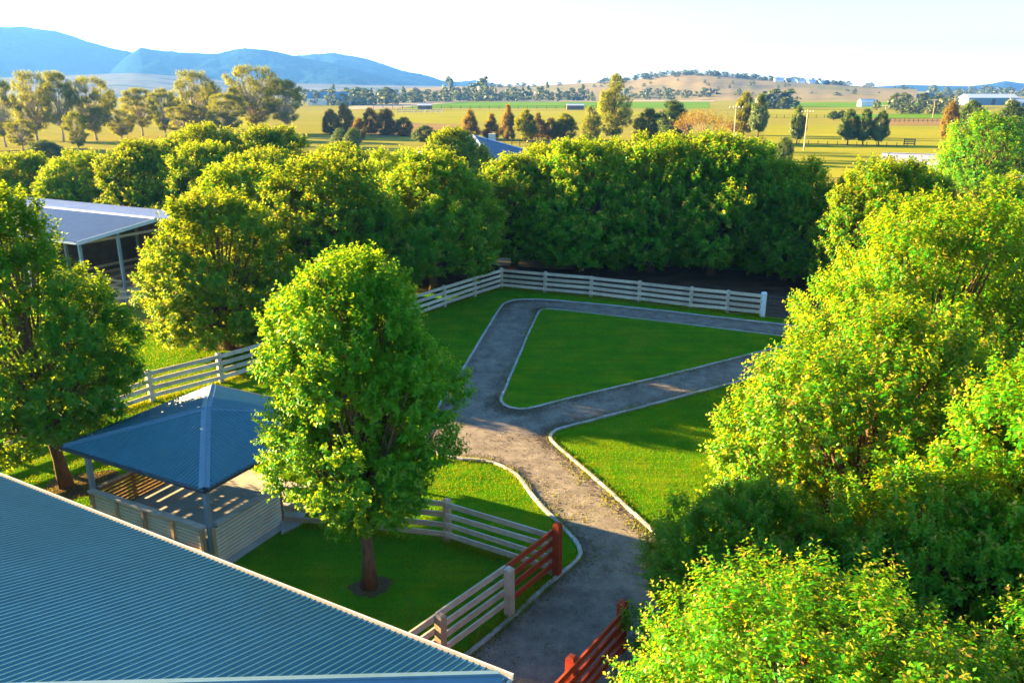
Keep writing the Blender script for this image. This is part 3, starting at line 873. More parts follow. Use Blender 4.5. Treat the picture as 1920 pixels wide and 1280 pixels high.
c = (190.99, 606.54); gable_shed('brown roofed farmhouse among trees at the edge of the far field', c, 0, 24, 14, 4, 4.5, 'sand', 'wall_render', 'house', 'house', True, False)
c = (259.2, 606.54); gable_shed('tiny white house at the left end of the far hedge row', c, 0, 12, 8, 3.2, 2, 'pale_steel', 'white_wall', 'house', 'house', False, False)
c = (360.76, 589.57); gable_shed('white farm building at the far right beside the field', c, 0, 16, 10, 3.5, 2.2, 'pale_steel', 'white_wall', 'house', 'house', True, False)

def power_pole(label, p, h, tr=False):
    root = thing('power_pole', label, 'power pole', (p[0], p[1], 0))
    link('pole', MB().tube([(0, 0, 0), (0, 0, h)], [.15, .10], 8).mesh('pole', M['tan_timber']), root)
    arm = link('crossarm', MB().bar((-1.3, 0, h - .6), (1.3, 0, h - .6), .1, .1).mesh('crossarm', M['tan_timber']), root)
    for x in (-1.2, -.5, .5, 1.2):
        link('insulator', MB().tube([(x, 0, h - .52), (x, 0, h - .25)], [.08, .06], 6).mesh('insulator', M['white_wall']), arm)
    if tr:
        link('transformer', MB().tube([(.4, -.2, h * .36), (.4, -.2, h * .36 + 1.1)], [.32, .32], 10).mesh('transformer', M['pale_steel']), root)
pz = ((63.2, 177.0, 8.6, 0.2), (41.7, 154.2, 10.0, 0.2), (141.9, 314.9, 7.0, 0.2), (188.6, 370.8, 8.2, 0.2), (208.4, 391.7, 8.5, 0.3), (246.4, 450.6, 10.0, 0.3), (309.4, 517.2, 11.4, 0.3))
lb = ('bare timber power pole standing beside the lone dark paddock tree', 'timber power pole with a transformer among the bare brown trees', 'pale pole behind the rightmost of the three paddock trees',
      'slender pole in front of the far dark hedge, left of a twin', 'slender pole in front of the right end of the far dark hedge', 'distant pole just right of the far dark hedge', 'distant pole before the long blue walled shed')
for (X, Y, h, _), l in zip(pz, lb):
    power_pole(l, (X, Y), h, 'transformer' in l)

# ------------------------------------------------------------------ trees
def unit(a):
    return a / np.maximum(1e-6, np.linalg.norm(a, axis=-1, keepdims=True))

def leaf_quads(rng, P, D, L, per, ll, lw, droop=.35, spread=.9, young_tip=.25, fold=.25):
    """shoots at P with direction D and length L, each carrying 'per' leaves set around it"""
    S = len(P)
    t = (np.arange(per) + .5) / per
    t = np.clip(t[None, :] + rng.normal(0, .05, (S, per)), .02, 1.05)
    az = np.arange(per)[None, :] * 2.39996 + rng.uniform(0, 6.28, (S, 1)) + rng.normal(0, .3, (S, per))
    ref = np.where(np.abs(D[:, 2:3]) > .9, np.array([[1., 0, 0]]), np.array([[0, 0, 1.]]))
    A = unit(np.cross(D, ref)); B = np.cross(D, A)
    base = P[:, None, :] + D[:, None, :] * (t * L[:, None])[..., None]
    rad = A[:, None, :] * np.cos(az)[..., None] + B[:, None, :] * np.sin(az)[..., None]
    up = np.array([0, 0, 1.])
    d = unit(rad * spread + D[:, None, :] * (.25 + .9 * t ** 3)[..., None] - up * droop * (1.15 - t ** 2)[..., None] + rng.normal(0, .22, (S, per, 3)))
    base = base + rng.normal(0, .02, base.shape)
    side = unit(np.cross(d, unit(D[:, None, :] + up * .6 + rng.normal(0, .35, (S, per, 3)))))
    nrm = np.cross(side, d)
    sz = rng.uniform(.65, 1.25, (S, per, 1)) * (1.1 - .35 * t ** 2)[..., None]
    l, w = ll * sz, lw * sz
    v0 = base
    v2 = base + d * l - nrm * l * .12
    mid = base + d * l * .45 + nrm * w * fold
    V = np.stack([v0, mid + side * w * .5, v2, mid - side * w * .5], 2).reshape(-1, 4, 3)
    tint = np.clip(rng.uniform(.18, .48, (S, per)) + rng.normal(0, .13, (S, 1)) + np.where(t > 1 - young_tip, rng.uniform(.05, .35, (S, per)) + rng.uniform(-.1, .2, (S, 1)), 0), 0, 1).reshape(-1)
    return V, tint

def crown_lobes(rng, h, r, z0, shape, n, lr):
    C, R = [], []
    k = 0
    while len(C) < n and k < n * 40:
        k += 1
        u = rng.uniform(0, 1)
        if shape == 'oval':
            rr = max(.16, math.sin(math.pi * min(1, (u * .96 + .04)) ** .72)) ** .62
        elif shape == 'egg':
            rr = float(np.interp(u, [0, .07, .2, .32, .5, .65, .8, .92, 1], [.18, .45, .85, 1, .97, .88, .76, .58, .28]))
        elif shape == 'taper':
            rr = float(np.interp(u, [0, .12, .28, .45, .6, .75, .9, 1], [.5, .9, 1, .95, .78, .58, .4, .2]))
        elif shape == 'pear':
            rr = (1 - u ** 2.1) ** .75 * min(1, .48 + u * 2.2)
        elif shape == 'cone':
            rr = (1 - u) ** .8 * min(1, .6 + u * 4) + .04
        elif shape == 'dome':
            rr = math.sqrt(max(0, 1 - u * u * .93)) * min(1, .72 + u * 1.6)
        elif shape == 'gum':
            u = u ** .75
            rr = float(np.interp(u, [0, .2, .45, .7, .85, 1], [.3, .75, .9, 1, .8, .35]))
        elif shape == 'umbrella':
            u = .25 + .75 * u ** .6
            rr = math.sqrt(max(0, 1 - ((u - .62) / .55) ** 2))
        else:
            rr = 1
        R_ = r * rr
        l = lr * r * rng.uniform(.7, 1.25) * (.75 + .35 * rr)
        a = rng.uniform(0, 2 * math.pi)
        rad = max(0, R_ - l * .8) * math.sqrt(rng.uniform(.35, 1.0))
        z = z0 + (h - z0) * u
        z = min(z, h - l * .75)
        z = max(z, z0 + l * .5)
        p = np.array([rad * math.cos(a), rad * math.sin(a), z])
        if all(np.linalg.norm(p - q) > .55 * (l + s) * .75 for q, s in zip(C, R)) or rng.uniform() < .12:
            C.append(p); R.append(l)
    return np.array(C), np.array(R)

def make_crown(name, seed, h, r, z0, shape, nlobe, lr, shoots, per, sl, ll, lw, mat, droop=.35, upb=.5, squash=1.0, young=.25, inner=.15, sub=0, lobes=None, axis=None):
    rng = np.random.default_rng(seed)
    C, R = lobes if lobes is not None else crown_lobes(rng, h, r, z0, shape, nlobe, lr)
    w = R ** 2 / (R ** 2).sum()
    idx = rng.choice(len(C), int(shoots * 1.5), p=w)
    n = unit(rng.normal(0, 1, (len(idx), 3)))
    cz = z0 + (h - z0) * .42
    cdir = unit((C[idx] - np.array([0, 0, cz])) * np.array([1, 1, .8]))
    keep = ((n * cdir).sum(1) > rng.uniform(-.75, .25, len(idx))) | (rng.uniform(0, 1, len(idx)) < inner)
    idx, n = idx[keep][:shoots], n[keep][:shoots]
    cdir = cdir[keep][:shoots]
    depth = .5 + .5 * rng.uniform(0, 1, (len(idx), 1)) ** .45
    P = C[idx] + n * R[idx][:, None] * depth * np.array([1, 1, squash])
    if sub:
        # gather the shoots into leafy tufts spread over each lobe
        K = max(3, int(sub))
        tn = unit(rng.normal(0, 1, (len(C), K, 3)) + np.array([0, 0, .25]))
        dots = (tn[idx] * n[:, None, :]).sum(2)
        best = tn[idx, dots.argmax(1)]
        tuft = C[idx] + best * R[idx][:, None] * .92
        P = tuft + (P - tuft) * rng.uniform(.45, .85, (len(idx), 1)) + best * R[idx][:, None] * rng.uniform(-.05, .16, (len(idx), 1))
        n = unit(n + best * .7)
    D = unit(n * .8 + cdir * .5 + np.array([0, 0, upb]) + rng.normal(0, .25, n.shape))
    Ls = sl * rng.uniform(.6, 1.4, len(idx))
    P = P - D * Ls[:, None] * .5
    V, tint = leaf_quads(rng, P, D, Ls, per, ll, lw, droop, young_tip=young)
    return quads_mesh(name, V, mat, tint), C, R

def make_trunk(name, seed, C, R, th, tr, mat, bend=.1, limbs=None, fork=.35, twig=0, lean=(0, 0)):
    """tapered trunk plus a curved limb to each crown lobe"""
    rnd = random.Random(seed)
    mb = MB()
    bx, by = lean
    tp = []
    top = max(c[2] for c in C) * .8
    nseg = 7
    for i in range(nseg + 1):
        t = i / nseg
        tp.append(Vector((bx * t + rnd.uniform(-bend, bend) * min(1, t * 3), by * t + rnd.uniform(-bend, bend) * min(1, t * 3), top * t)))
    tp[0] = Vector((0, 0, -.1))
    rads = [tr * (1.35 if i == 0 else (1 - .8 * i / nseg)) for i in range(nseg + 1)]
    mb.tube(tp, rads, 9)
    def on_trunk(z):
        t = max(0, min(.999, z / top)) * nseg
        i = int(t)
        return tp[i].lerp(tp[i + 1], t - i), rads[i] + (rads[i + 1] - rads[i]) * (t - i)
    order = list(range(len(C)))
    rnd.shuffle(order)
    for q in order[:limbs or len(order)]:
        c = Vector(C[q])
        z = max(th, min(top * .85, c.z * fork + rnd.uniform(-.1, .3) * th))
        p, rr = on_trunk(z)
        m = p.lerp(c, .5) + Vector((0, 0, (c - p).length * rnd.uniform(-.12, .06)))
        k = rr * rnd.uniform(.42, .62)
        mid = [p, p.lerp(m, .55), m, m.lerp(c, .5) + Vector((rnd.uniform(-.1, .1), rnd.uniform(-.1, .1), 0)), c]
        mb.tube(mid, [k, k * .8, k * .6, k * .45, k * .22], 5)
        for _ in range(twig):
            e = c + Vector((rnd.uniform(-1, 1), rnd.uniform(-1, 1), rnd.uniform(-.3, 1))) * R[q] * 1.0
            s = m.lerp(c, rnd.uniform(.2, .95))
            mb.tube([s, s.lerp(e, .5) + Vector((0, 0, .1)), e], [k * .3, k * .22, k * .06], 4)
    return mb.mesh(name, mat, True)

def species(seed, h, r, z0, shape, nlobe, lr, shoots, per, sl, ll, lw, leaf, bark, th, tr, **kw):
    tk = {k: kw.pop(k) for k in ('bend', 'limbs', 'fork', 'twig', 'lean') if k in kw}
    cm, C, R = make_crown('crown', seed, h, r, z0, shape, nlobe, lr, shoots, per, sl, ll, lw, M[leaf], **kw)
    tm = make_trunk('trunk', seed, C, R, th, tr, M[bark], **tk)
    return dict(crown=cm, trunk=tm, h=h, r=r)

def plant(sp, name, label, x, y, h=None, r=None, rot=0.0, group=None, cat='tree', parts=True):
    s = (h or sp['h']) / sp['h']
    sr = (r or sp['r'] * s) / sp['r']
    root = thing(name, label, cat, (x, y, 0), rot, group)
    root.scale = (sr, sr, s)
    link('trunk', sp['trunk'], root)
    link('crown', sp['crown'], root)
    return root

# -- the two pear trees in front
pearA = species(11, 9.4, 2.75, 2.05, 'egg', 58, .31, 7000, 15, .42, .105, .075, 'pear_leaf', 'bark', 1.7, .19, droop=.5, upb=.75, inner=.35, sub=9, bend=.06, fork=.45, twig=3)
plant(pearA, 'pear_tree', 'tall oval pear tree with a bare trunk standing in front of the gravel drive', -3.9, 18.72, 9.1, 2.75, .6)
pearB = species(12, 9.6, 3.1, 2.0, 'taper', 60, .28, 5200, 15, .42, .115, .08, 'pear_leaf', 'bark', 1.9, .18, droop=.5, upb=.75, inner=.12, sub=9, bend=.07, fork=.45, twig=3)
plant(pearB, 'pear_tree', 'green tree at the left edge with its trunk beside the gazebo', -15.25, 24.48, 10.0, 3.45, 0).rotation_euler = (0, -.085, 0)

# -- big leafy trees along the right of the drive
ML = dict(leaf='maple_leaf', bark='bark')
bigA = species(21, 9.5, 5.6, .8, 'dome', 80, .25, 8200, 15, .5, .135, .08, th=1.6, tr=.3, droop=.45, upb=.8, young=.36, inner=.15, fork=.3, sub=9, **ML)
bigB = species(22, 7.6, 4.6, .6, 'dome', 70, .25, 8200, 15, .5, .125, .075, th=1.3, tr=.26, droop=.45, upb=.8, young=.36, inner=.15, fork=.3, sub=9, **ML)
bigC = species(23, 7.0, 4.2, .8, 'dome', 64, .25, 8600, 15, .5, .105, .05, th=1.5, tr=.24, droop=.5, upb=.9, young=.36, inner=.15, fork=.3, sub=9, **ML)
plant(bigA, 'maple_tree', 'largest sunlit broad tree at right, reaching the right edge below the tree row', 13.9, 25.3, 9.4, 5.25, 0.4)
plant(bigB, 'maple_tree', 'sunlit tree overhanging the right lawn, in front of the largest tree', 9.6, 19.6, 7.5, 4.6, 1.3)
plant(bigC, 'maple_tree', 'nearest tree at the bottom right corner, hiding the end of the red fence', 5.0, 10.3, 5.5, 4.3, 2.5)
plant(bigB, 'maple_tree', 'low dark shaded tree at the lower right kerb beside the gravel', 5.5, 15.7, 4.4, 3.0, 3.6)
plant(bigA, 'maple_tree', 'half shaded tree at the right edge between the largest and the nearest tree', 12.0, 15.0, 7.4, 4.5, 4.3)
plant(bigC, 'maple_tree', 'tree cut by the lower right edge of the picture', 10.2, 9.8, 5.8, 3.9, 5.3)
plant(bigB, 'maple_tree', 'low shaded tree filling the gap behind the nearest tree', 9.2, 14.6, 5.2, 3.3, 2.9)

# -- dense rows of rounded trees
rowA = species(31, 9.2, 4.6, 1.35, 'dome', 70, .26, 5200, 13, .55, .19, .13, th=1.6, tr=.26, droop=.35, upb=.8, young=.34, inner=.2, sub=11, **ML)
rowB = species(32, 9.4, 4.9, 1.45, 'dome', 76, .25, 5200, 13, .55, .19, .13, th=1.7, tr=.26, droop=.35, upb=.8, young=.34, inner=.2, sub=11, **ML)
rowC = species(33, 9.0, 4.4, 1.5, 'oval', 64, .28, 5200, 13, .55, .19, .13, th=1.6, tr=.24, droop=.35, upb=.8, young=.34, inner=.2, sub=11, **ML)
rows = [rowA, rowB, rowC]
row_trees = [
    (-14.8, 39.6, 7.8, 4.0, 'first broad tree of the left row, trunk showing just past the pale fence'),
    (-11.0, 46.0, 9.1, 5.0, 'second tree of the left row, directly behind the oval pear tree'),
    (-5.2, 51.6, 8.9, 4.7, 'third tree of the left row, overhanging the fence near the far corner'),
    (-16.2, 48.6, 8.4, 4.6, 'tree filling the gap between the barn roof and the left row'),
    (-8.2, 58.0, 8.6, 4.4, 'tree behind the left row below the blue tiled roof'),
    (.2, 59.2, 8.2, 4.2, 'tree at the far corner of the fence, left end of the back row'),
    (5.0, 58.2, 9.2, 4.4, 'back row tree left of the largest, directly behind the pale fence'),
    (10.2, 57.6, 9.6, 4.6, 'tree in the back row with brightest sunlit tufts, centre of the row'),
    (14.4, 56.6, 9.8, 4.8, 'tallest back row tree, behind the right half of the pale fence'),
    (2.6, 62.6, 8.6, 4.2, 'tree behind the back row near the far fence corner, only its top showing'),
    (7.6, 62.0, 9.0, 4.2, 'tree behind the back row, between the two left of the tallest'),
    (12.4, 61.0, 9.5, 4.2, 'tree behind the brightest tufted back row tree'),
    (17.2, 59.8, 9.0, 4.2, 'tree behind the tallest back row tree on its right side'),
    (19.2, 55.2, 8.2, 4.4, 'lower back row tree above the white end post'),
    (24.6, 53.6, 7.7, 4.4, 'back row tree above the metal gate'),
    (22.8, 48.8, 8.7, 3.9, 'sunlit tufted tree right of the gate and above the largest right tree'),
    (31.2, 45.4, 8.0, 4.9, 'back row tree at right, below the loose pale tree'),
    (36.0, 43.0, 9.0, 4.9, 'shaded back row tree at the right edge of the picture'),
    (34.6, 54.0, 7.2, 4.8, 'tree behind the right end of the back row below the lavender shed'),
    (40.6, 51.0, 8.6, 4.6, 'tree at the right edge below the pale roofed shed'),
    (28.6, 57.6, 7.3, 4.4, 'tree behind the back row, left of the lavender shed'),
    (22.0, 31.5, 8.2, 4.6, 'tree behind the largest right tree at the edge of the picture'),
    (-36.5, 69.0, 7.7, 4.4, 'tree behind the barn roof, below the eight limbed gum trees'),
    (-30.4, 66.8, 8.7, 4.5, 'sunlit tree right behind the ridge of the barn'),
    (-24.6, 64.4, 8.6, 4.4, 'tree behind the right end of the barn roof'),
    (-18.6, 61.8, 8.4, 4.4, 'tree between the barn row and the left row'),
    (-13.6, 66.0, 8.2, 4.2, 'tree behind the left row with a sunny top, nearer the house'),
    (-43.5, 72.0, 7.3, 4.3, 'shaded tree near the left edge behind the barn'),
    (-50.0, 75.0, 7.0, 4.3, 'tree at the left edge of the picture behind the barn'),
    (-7.1, 100.0, 8.2, 4.4, 'tree hiding the left half of the blue tiled roof'),
    (-25.0, 84.0, 9.0, 5.6, 'dark mounded tree behind the barn row, in front of the tallest gums'),
    (-32.4, 86.0, 9.2, 5.6, 'dark mounded tree below the leaning gum tree'),
    (-18.5, 88.0, 7.2, 4.4, 'dark mounded tree sloping down towards the rust coloured bushes'),
]
for i, (x, y, h, r, l) in enumerate(row_trees):
    plant(rows[i % 3], 'maple_tree', l, x, y, h, r * 1.13, i * 1.7, 'rounded trees planted in rows')

# -- loose pale tree, gums, bushes and field trees
gumA = species(41, 16, 6.5, 3.0, 'gum', 60, .18, 3600, 8, .8, .32, .11, 'gum_leaf', 'gum_bark', 3.2, .30, droop=.5, upb=.5, squash=.65, young=.2, inner=.3, bend=.5, fork=.38, twig=3)
gumB = species(42, 16, 5.6, 2.4, 'gum', 56, .19, 3400, 8, .8, .32, .11, 'gum_leaf', 'gum_bark', 2.6, .28, droop=.5, upb=.5, squash=.65, young=.2, inner=.3, bend=.6, fork=.32, twig=3)
gumC = species(43, 15, 7.5, 1.8, 'gum', 72, .165, 4200, 8, .8, .33, .115, 'gum_leaf', 'gum_bark', 2.2, .32, droop=.5, upb=.5, squash=.7, young=.2, inner=.3, bend=.5, fork=.3, twig=3)
gl = [((-116.5, 188.4, 15.9, 4.2), gumB, 'gum tree cut by the left edge of the picture'),
      ((-122.6, 211.8, 17.1, 6.1), gumC, 'wide gum tree second from the left edge with forked pale trunks'),
      ((-113.5, 207.5, 16.9, 4.6), gumA, 'slim gum tree with a wispy top, third from the left edge'),
      ((-107.2, 211.8, 15.8, 6.3), gumC, 'rounded gum tree with a clear trunk, left of a lower pair'),
      ((-92.3, 174.0, 8.2, 3.0), gumB, 'low crooked gum tree with a forked trunk beside the dark bush'),
      ((-106.7, 178.5, 6.4, 3.5), gumB, 'low scrubby gum tree above the dark left fence'),
      ((-102.7, 216.2, 7.7, 4.5), gumC, 'low bushy gum tree right of the rounded gum'),
      ((-103.7, 230.7, 13.0, 5.4), gumA, 'middle sized gum tree, left one of a lower pair'),
      ((-95.0, 225.7, 12.9, 4.4), gumB, 'middle sized gum tree, right one of a lower pair'),
      ((-92.5, 241.5, 17.8, 8.2), gumC, 'tall spreading gum tree with gaps in its crown against the mountain'),
      ((-85.8, 216.2, 9.0, 5.6), gumB, 'low olive gum tree under the spreading gum'),
      ((-74.5, 216.2, 11.7, 5.9), gumA, 'gum tree between the two tallest gums'),
      ((-77.4, 247.3, 19.3, 10.0), gumC, 'tallest gum tree with a dark crown against the blue mountain'),
      ((-66.2, 241.5, 15.2, 6.3), gumA, 'gum tree at the right end of the gum group with a drooping crown')]
for i, ((x, y, h, r), sp, l) in enumerate(gl):
    plant(sp, 'gum_tree', l, x, y, h, r, i * 2.3, 'gum trees on the left')
pale = species(45, 10, 5.2, 1.5, 'dome', 46, .27, 2600, 11, .6, .26, .16, 'pear_leaf', 'bark', 1.6, .25, droop=.4, upb=.5, inner=.2, fork=.35, twig=2)
x, y, h, r = (57.2, 99.1, 10.1, 6.3); plant(pale, 'plane_tree', 'loose pale green tree at right in front of the pale roofed shed', x, y, h, r, 1.0)
poplar = species(46, 17, 4.6, 2.0, 'oval', 46, .30, 2000, 9, .8, .36, .2, 'pale_leaf', 'bark', 2.0, .3, droop=.2, upb=1.2, inner=.25, fork=.5, twig=3)
x, y, h, r = (26.2, 211.8, 16.3, 5.0); plant(poplar, 'poplar_tree', 'very tall pale yellow green tree standing alone above the back row', x, y, h, r, .4)
x, y, h, r = (19.0, 199.4, 8.7, 2.9); plant(poplar, 'poplar_tree', 'slim pale tree just left of the very tall one', x, y, h, r, 2.4)
rust = species(47, 8.5, 3.2, .6, 'oval', 44, .24, 2000, 9, .7, .26, .15, 'rust_leaf', 'brown_bark', 1.2, .2, droop=.2, upb=.7, inner=.3, fork=.5, twig=2)
cone = species(48, 9.0, 3.4, .9, 'cone', 54, .20, 2000, 9, .7, .26, .13, 'rust_leaf', 'brown_bark', 1.2, .2, droop=.3, upb=.3, inner=.3, fork=.8, twig=2)
dark = species(49, 9.0, 3.2, 1.6, 'oval', 50, .23, 2200, 9, .6, .26, .15, 'dark_leaf', 'bark', 1.5, .22, droop=.3, upb=.6, inner=.3, fork=.5, twig=2)
ball = species(50, 4.4, 2.0, .2, 'oval', 30, .32, 1200, 9, .45, .2, .11, 'dark_leaf', 'bark', .4, .12, droop=.2, upb=.9, inner=.2)
olive = species(51, 8.0, 3.4, .8, 'oval', 50, .23, 2200, 9, .6, .26, .15, 'gum_leaf', 'bark', 1.2, .2, droop=.3, upb=.6, inner=.3, fork=.5, twig=2)
fl_ = [((-53.0, 241.5, 6.9, 3.1), rust, 'rust_bush', 'rust coloured bush at the left end of the bush clump on the plain'),
       ((-47.8, 236.0, 8.4, 3.1), rust, 'rust_bush', 'tallest rust coloured bush of the clump with a pointed top'),
       ((-41.4, 241.5, 7.4, 2.8), rust, 'rust_bush', 'narrow rust coloured bush in the middle of the clump'),
       ((-35.9, 236.0, 7.2, 4.0), rust, 'rust_bush', 'wide dark rust bush right of the middle of the clump'),
       ((-30.3, 230.7, 5.1, 3.0), rust, 'rust_bush', 'low rust bush at the right end of the clump'),
       ((-40.1, 216.2, 5.4, 2.5), rust, 'rust_bush', 'low rust bush in front between the taller ones'),
       ((-11.0, 216.2, 7.8, 3.4), cone, 'cedar_tree', 'dark conical tree standing apart at the left end of the row before the plain'),
       ((-5.3, 216.2, 6.8, 2.8), cone, 'cedar_tree', 'conical tree second in the row before the plain'),
       ((-1.0, 211.8, 9.2, 2.8), cone, 'cedar_tree', 'tallest pointed tree in the conical row'),
       ((3.5, 207.5, 7.7, 3.4), olive, 'olive_tree', 'dark rounded tree with a pale trunk right of the tallest pointed one'),
       ((6.8, 216.2, 7.0, 3.1), cone, 'cedar_tree', 'rust tinted tree touching the dark rounded one in the row'),
       ((10.4, 216.2, 5.4, 2.3), rust, 'rust_bush', 'low rust bush in the conical row'),
       ((13.8, 216.2, 6.5, 3.9), olive, 'olive_tree', 'wide dark tree at the right end of the conical row'),
       ((34.4, 207.5, 7.9, 4.1), olive, 'olive_tree', 'olive tree between the very tall pale tree and the dark one'),
       ((39.5, 203.4, 9.9, 5.0), dark, 'dark_tree', 'broad dark green tree left of the bare brown tree'),
       ((66.5, 236.0, 11.7, 3.4), olive, 'olive_tree', 'olive crowned tree behind the transformer pole'),
       ((67.5, 225.7, 11.2, 2.9), dark, 'dark_tree', 'narrow dark tree with clumped crown right of the transformer pole'),
       ((68.6, 197.5, 8.8, 2.1), dark, 'dark_tree', 'lone narrow dark tree beside the bare power pole'),
       ((80.1, 195.6, 8.1, 2.7), dark, 'paddock_tree', 'left tree of the three small paddock trees'),
       ((83.0, 193.8, 8.2, 2.5), dark, 'paddock_tree', 'middle tree of the three small paddock trees'),
       ((85.9, 191.9, 7.9, 2.1), dark, 'paddock_tree', 'right tree of the three small paddock trees'),
       ((134.6, 346.2, 3.7, 3.1), dark, 'dark_bush', 'dark bush just left behind the three paddock trees, left one of two'),
       ((138.2, 346.2, 3.9, 2.7), dark, 'dark_bush', 'dark bush just left behind the three paddock trees, right one of two'),
       ((41.8, 147.4, 3.8, 1.3), ball, 'round_bush', 'clipped round bush at the left of the three by the golden paddock'),
       ((43.8, 144.3, 4.6, 2.0), ball, 'round_bush', 'largest clipped round bush, middle of the three by the golden paddock'),
       ((49.9, 149.6, 4.3, 2.2), ball, 'round_bush', 'clipped round bush at the right of the three by the golden paddock'),
       ((114.8, 216.2, 9.4, 2.8), rust, 'rust_tree', 'brown tinted tree behind the left side of the loose pale tree'),
       ((125.6, 225.7, 9.6, 4.0), dark, 'dark_tree', 'dark crowned tree behind the top of the loose pale tree'),
       ((127.6, 211.8, 10.0, 4.1), dark, 'dark_tree', 'dark crowned tree at right behind the loose pale tree'),
       ((-90.4, 157.8, 3.3, 3.7), ball, 'dark_bush', 'dark rounded bush by the rail fence at the left edge'),
       ((-39.6, 188.4, 4.0, 2.5), ball, 'round_bush', 'dark round bush in front of the rust clump, left one of two'),
       ((-35.1, 181.7, 4.4, 2.4), ball, 'round_bush', 'brighter round bush in front of the rust clump, right one of two'),
       ((-20.4, 195.6, 4.4, 3.8), dark, 'dark_tree', 'dark rounded tree left of the blue tiled roof'),
       ((6.5, 159.0, 2.8, 1.9), ball, 'round_bush', 'round bush beside the right end of the blue tiled roof'),
       ((11.6, 164.2, 2.9, 1.9), ball, 'round_bush', 'round bush under the conical row, right of the tiled roof')]
for i, ((x, y, h, r), sp, n, l) in enumerate(fl_):
    plant(sp, n, l, x, y, h, r, i * 1.3, None, 'bush' if 'bush' in n else 'tree')

# -- bare brown trees
def bare_mesh(seed, h, spread, leaf_n):
    rnd = random.Random(seed)
    mb = MB(); tips = []
    def grow(p, d, L, r, lev):
        q = p + d * L
        m = p.lerp(q, .5) + Vector((rnd.uniform(-1, 1), rnd.uniform(-1, 1), 0)) * L * .06
        mb.tube([p, m, q], [r, r * .8, r * .62], 5 if lev < 2 else 3, cap=False)
        if lev >= 4:
            tips.append(q); return
        for _ in range(rnd.choice((3, 3, 4)) if lev < 2 else 3):
            nd = (d + Vector((rnd.uniform(-1, 1), rnd.uniform(-1, 1), rnd.uniform(-.15, .5))) * spread).normalized()
            grow(m.lerp(q, rnd.uniform(.3, 1)), nd, L * rnd.uniform(.62, .85), r * .55, lev + 1)
    for _ in range(3):
        grow(Vector((rnd.uniform(-.3, .3), rnd.uniform(-.3, .3), -.1)), Vector((rnd.uniform(-.4, .4), rnd.uniform(-.4, .4), 1)).normalized(), h * .3, .16, 0)
    rng = np.random.default_rng(seed)
    T_ = np.array([tuple(t) for t in tips])
    P = T_[rng.integers(0, len(T_), leaf_n)] + rng.normal(0, .25, (leaf_n, 3))
    D = unit(rng.normal(0, 1, (leaf_n, 3)) + np.array([0, 0, .5]))
    V, tint = leaf_quads(rng, P, D, np.full(leaf_n, .5), 5, .22, .12, .2)
    return mb.mesh('trunk', M['brown_bark']), quads_mesh('crown', V, M['rust_leaf'], tint)
for i, (tt, l) in enumerate([((40.5, 171.1, 12.3, 0.0), 'bare brown branchy tree right of the broad dark tree'), ((40.5, 157.8, 10.4, 0.0), 'bare brown branchy tree below the transformer pole'), ((40.3, 181.7, 10.7, 0.0), 'smaller bare brown tree touching the broad dark tree')]):
    tm, cm = bare_mesh(60 + i, tt[2] * .92, .75, 420)
    root = thing('bare_tree', l, 'tree', (tt[0], tt[1], 0), i * 2.0, 'bare brown trees')
    link('trunk', tm, root); link('crown', cm, root)

# -- far trees: small shared meshes, each tree its own object
FA = []
def far_mesh(seed, shape, n=150):
    rng = np.random.default_rng(seed)
    C, R = crown_lobes(rng, 10, 4.0 if shape != 'pop' else 1.8, 1.0, 'oval' if shape != 'dome' else 'dome', 14, .4)
    idx = rng.integers(0, len(C), n)
    d = unit(rng.normal(0, 1, (n, 3)))
    P = C[idx] + d * R[idx][:, None] * .9
    a = unit(np.cross(d, rng.normal(0, 1, (n, 3)))); b = np.cross(d, a)
    s = rng.uniform(.5, 1.0, (n, 1))
    V = np.stack([P - a * s, P - b * s * .7, P + a * s, P + b * s * .7], 1)
    tr = MB().tube([(0, 0, 0), (0, 0, 4)], [.3, .15], 5)
    tq = np.array([[tuple(tr.v[i]) for i in f] for f in tr.f if len(f) == 4])
    V = np.concatenate([V, tq])
    tt = np.concatenate([rng.uniform(0, 1, n), np.full(len(tq), .9)])
    FA.append((V, tt))
    return quads_mesh('distant_tree', V, M['far_leaf'], tt)
FM = [far_mesh(70, 'oval'), far_mesh(71, 'dome'), far_mesh(72, 'oval'), far_mesh(73, 'pop')]
rnd = random.Random(5)
JOIN = {}
def far_tree(x, y, h, w, label, group, z=0, pop=False, join=None):
    if join:
        k = rnd.randrange(3)
        V, t = FA[k]
        a = rnd.uniform(0, 6); c_, s_ = math.cos(a), math.sin(a)
        W = V * np.array([w / 8, w / 8, h / 10])
        W = np.stack([W[..., 0] * c_ - W[..., 1] * s_ + x, W[..., 0] * s_ + W[..., 1] * c_ + y, W[..., 2] + z], -1)
        JOIN.setdefault(join, []).append((W, np.clip(t + rnd.uniform(-.25, .25), 0, 1)))
        return
    m = FM[3] if pop else FM[rnd.randrange(3)]
    o = link('distant_tree', m, None, (x, y, z), rnd.uniform(0, 6), (w / 8, w / 8, h / 10), label=label, category='tree', group=group)
    return o
def span(a, b, n, yj, h, lab, grp, wr=(1.0, 1.7), pop=.0, join=None):
    for i in range(n):
        t = (i + rnd.uniform(-.3, .3)) / max(1, n - 1)
        x = a[0] + (b[0] - a[0]) * t; y = a[1] + (b[1] - a[1]) * t + rnd.uniform(-yj, yj)
        hh = h * rnd.uniform(.6, 1.25)
        p = rnd.random() < pop
        far_tree(x, y, hh * (1.3 if p else 1), hh * (1 if p else rnd.uniform(*wr)), lab, grp, -.12 * hh, p, join)
span((-197.32, 759.21), (-73.46, 817.92), 44, 70, 12, 'small hazy tree in the far line left of the bright green crop', 'trees in the far line at left', pop=.15)
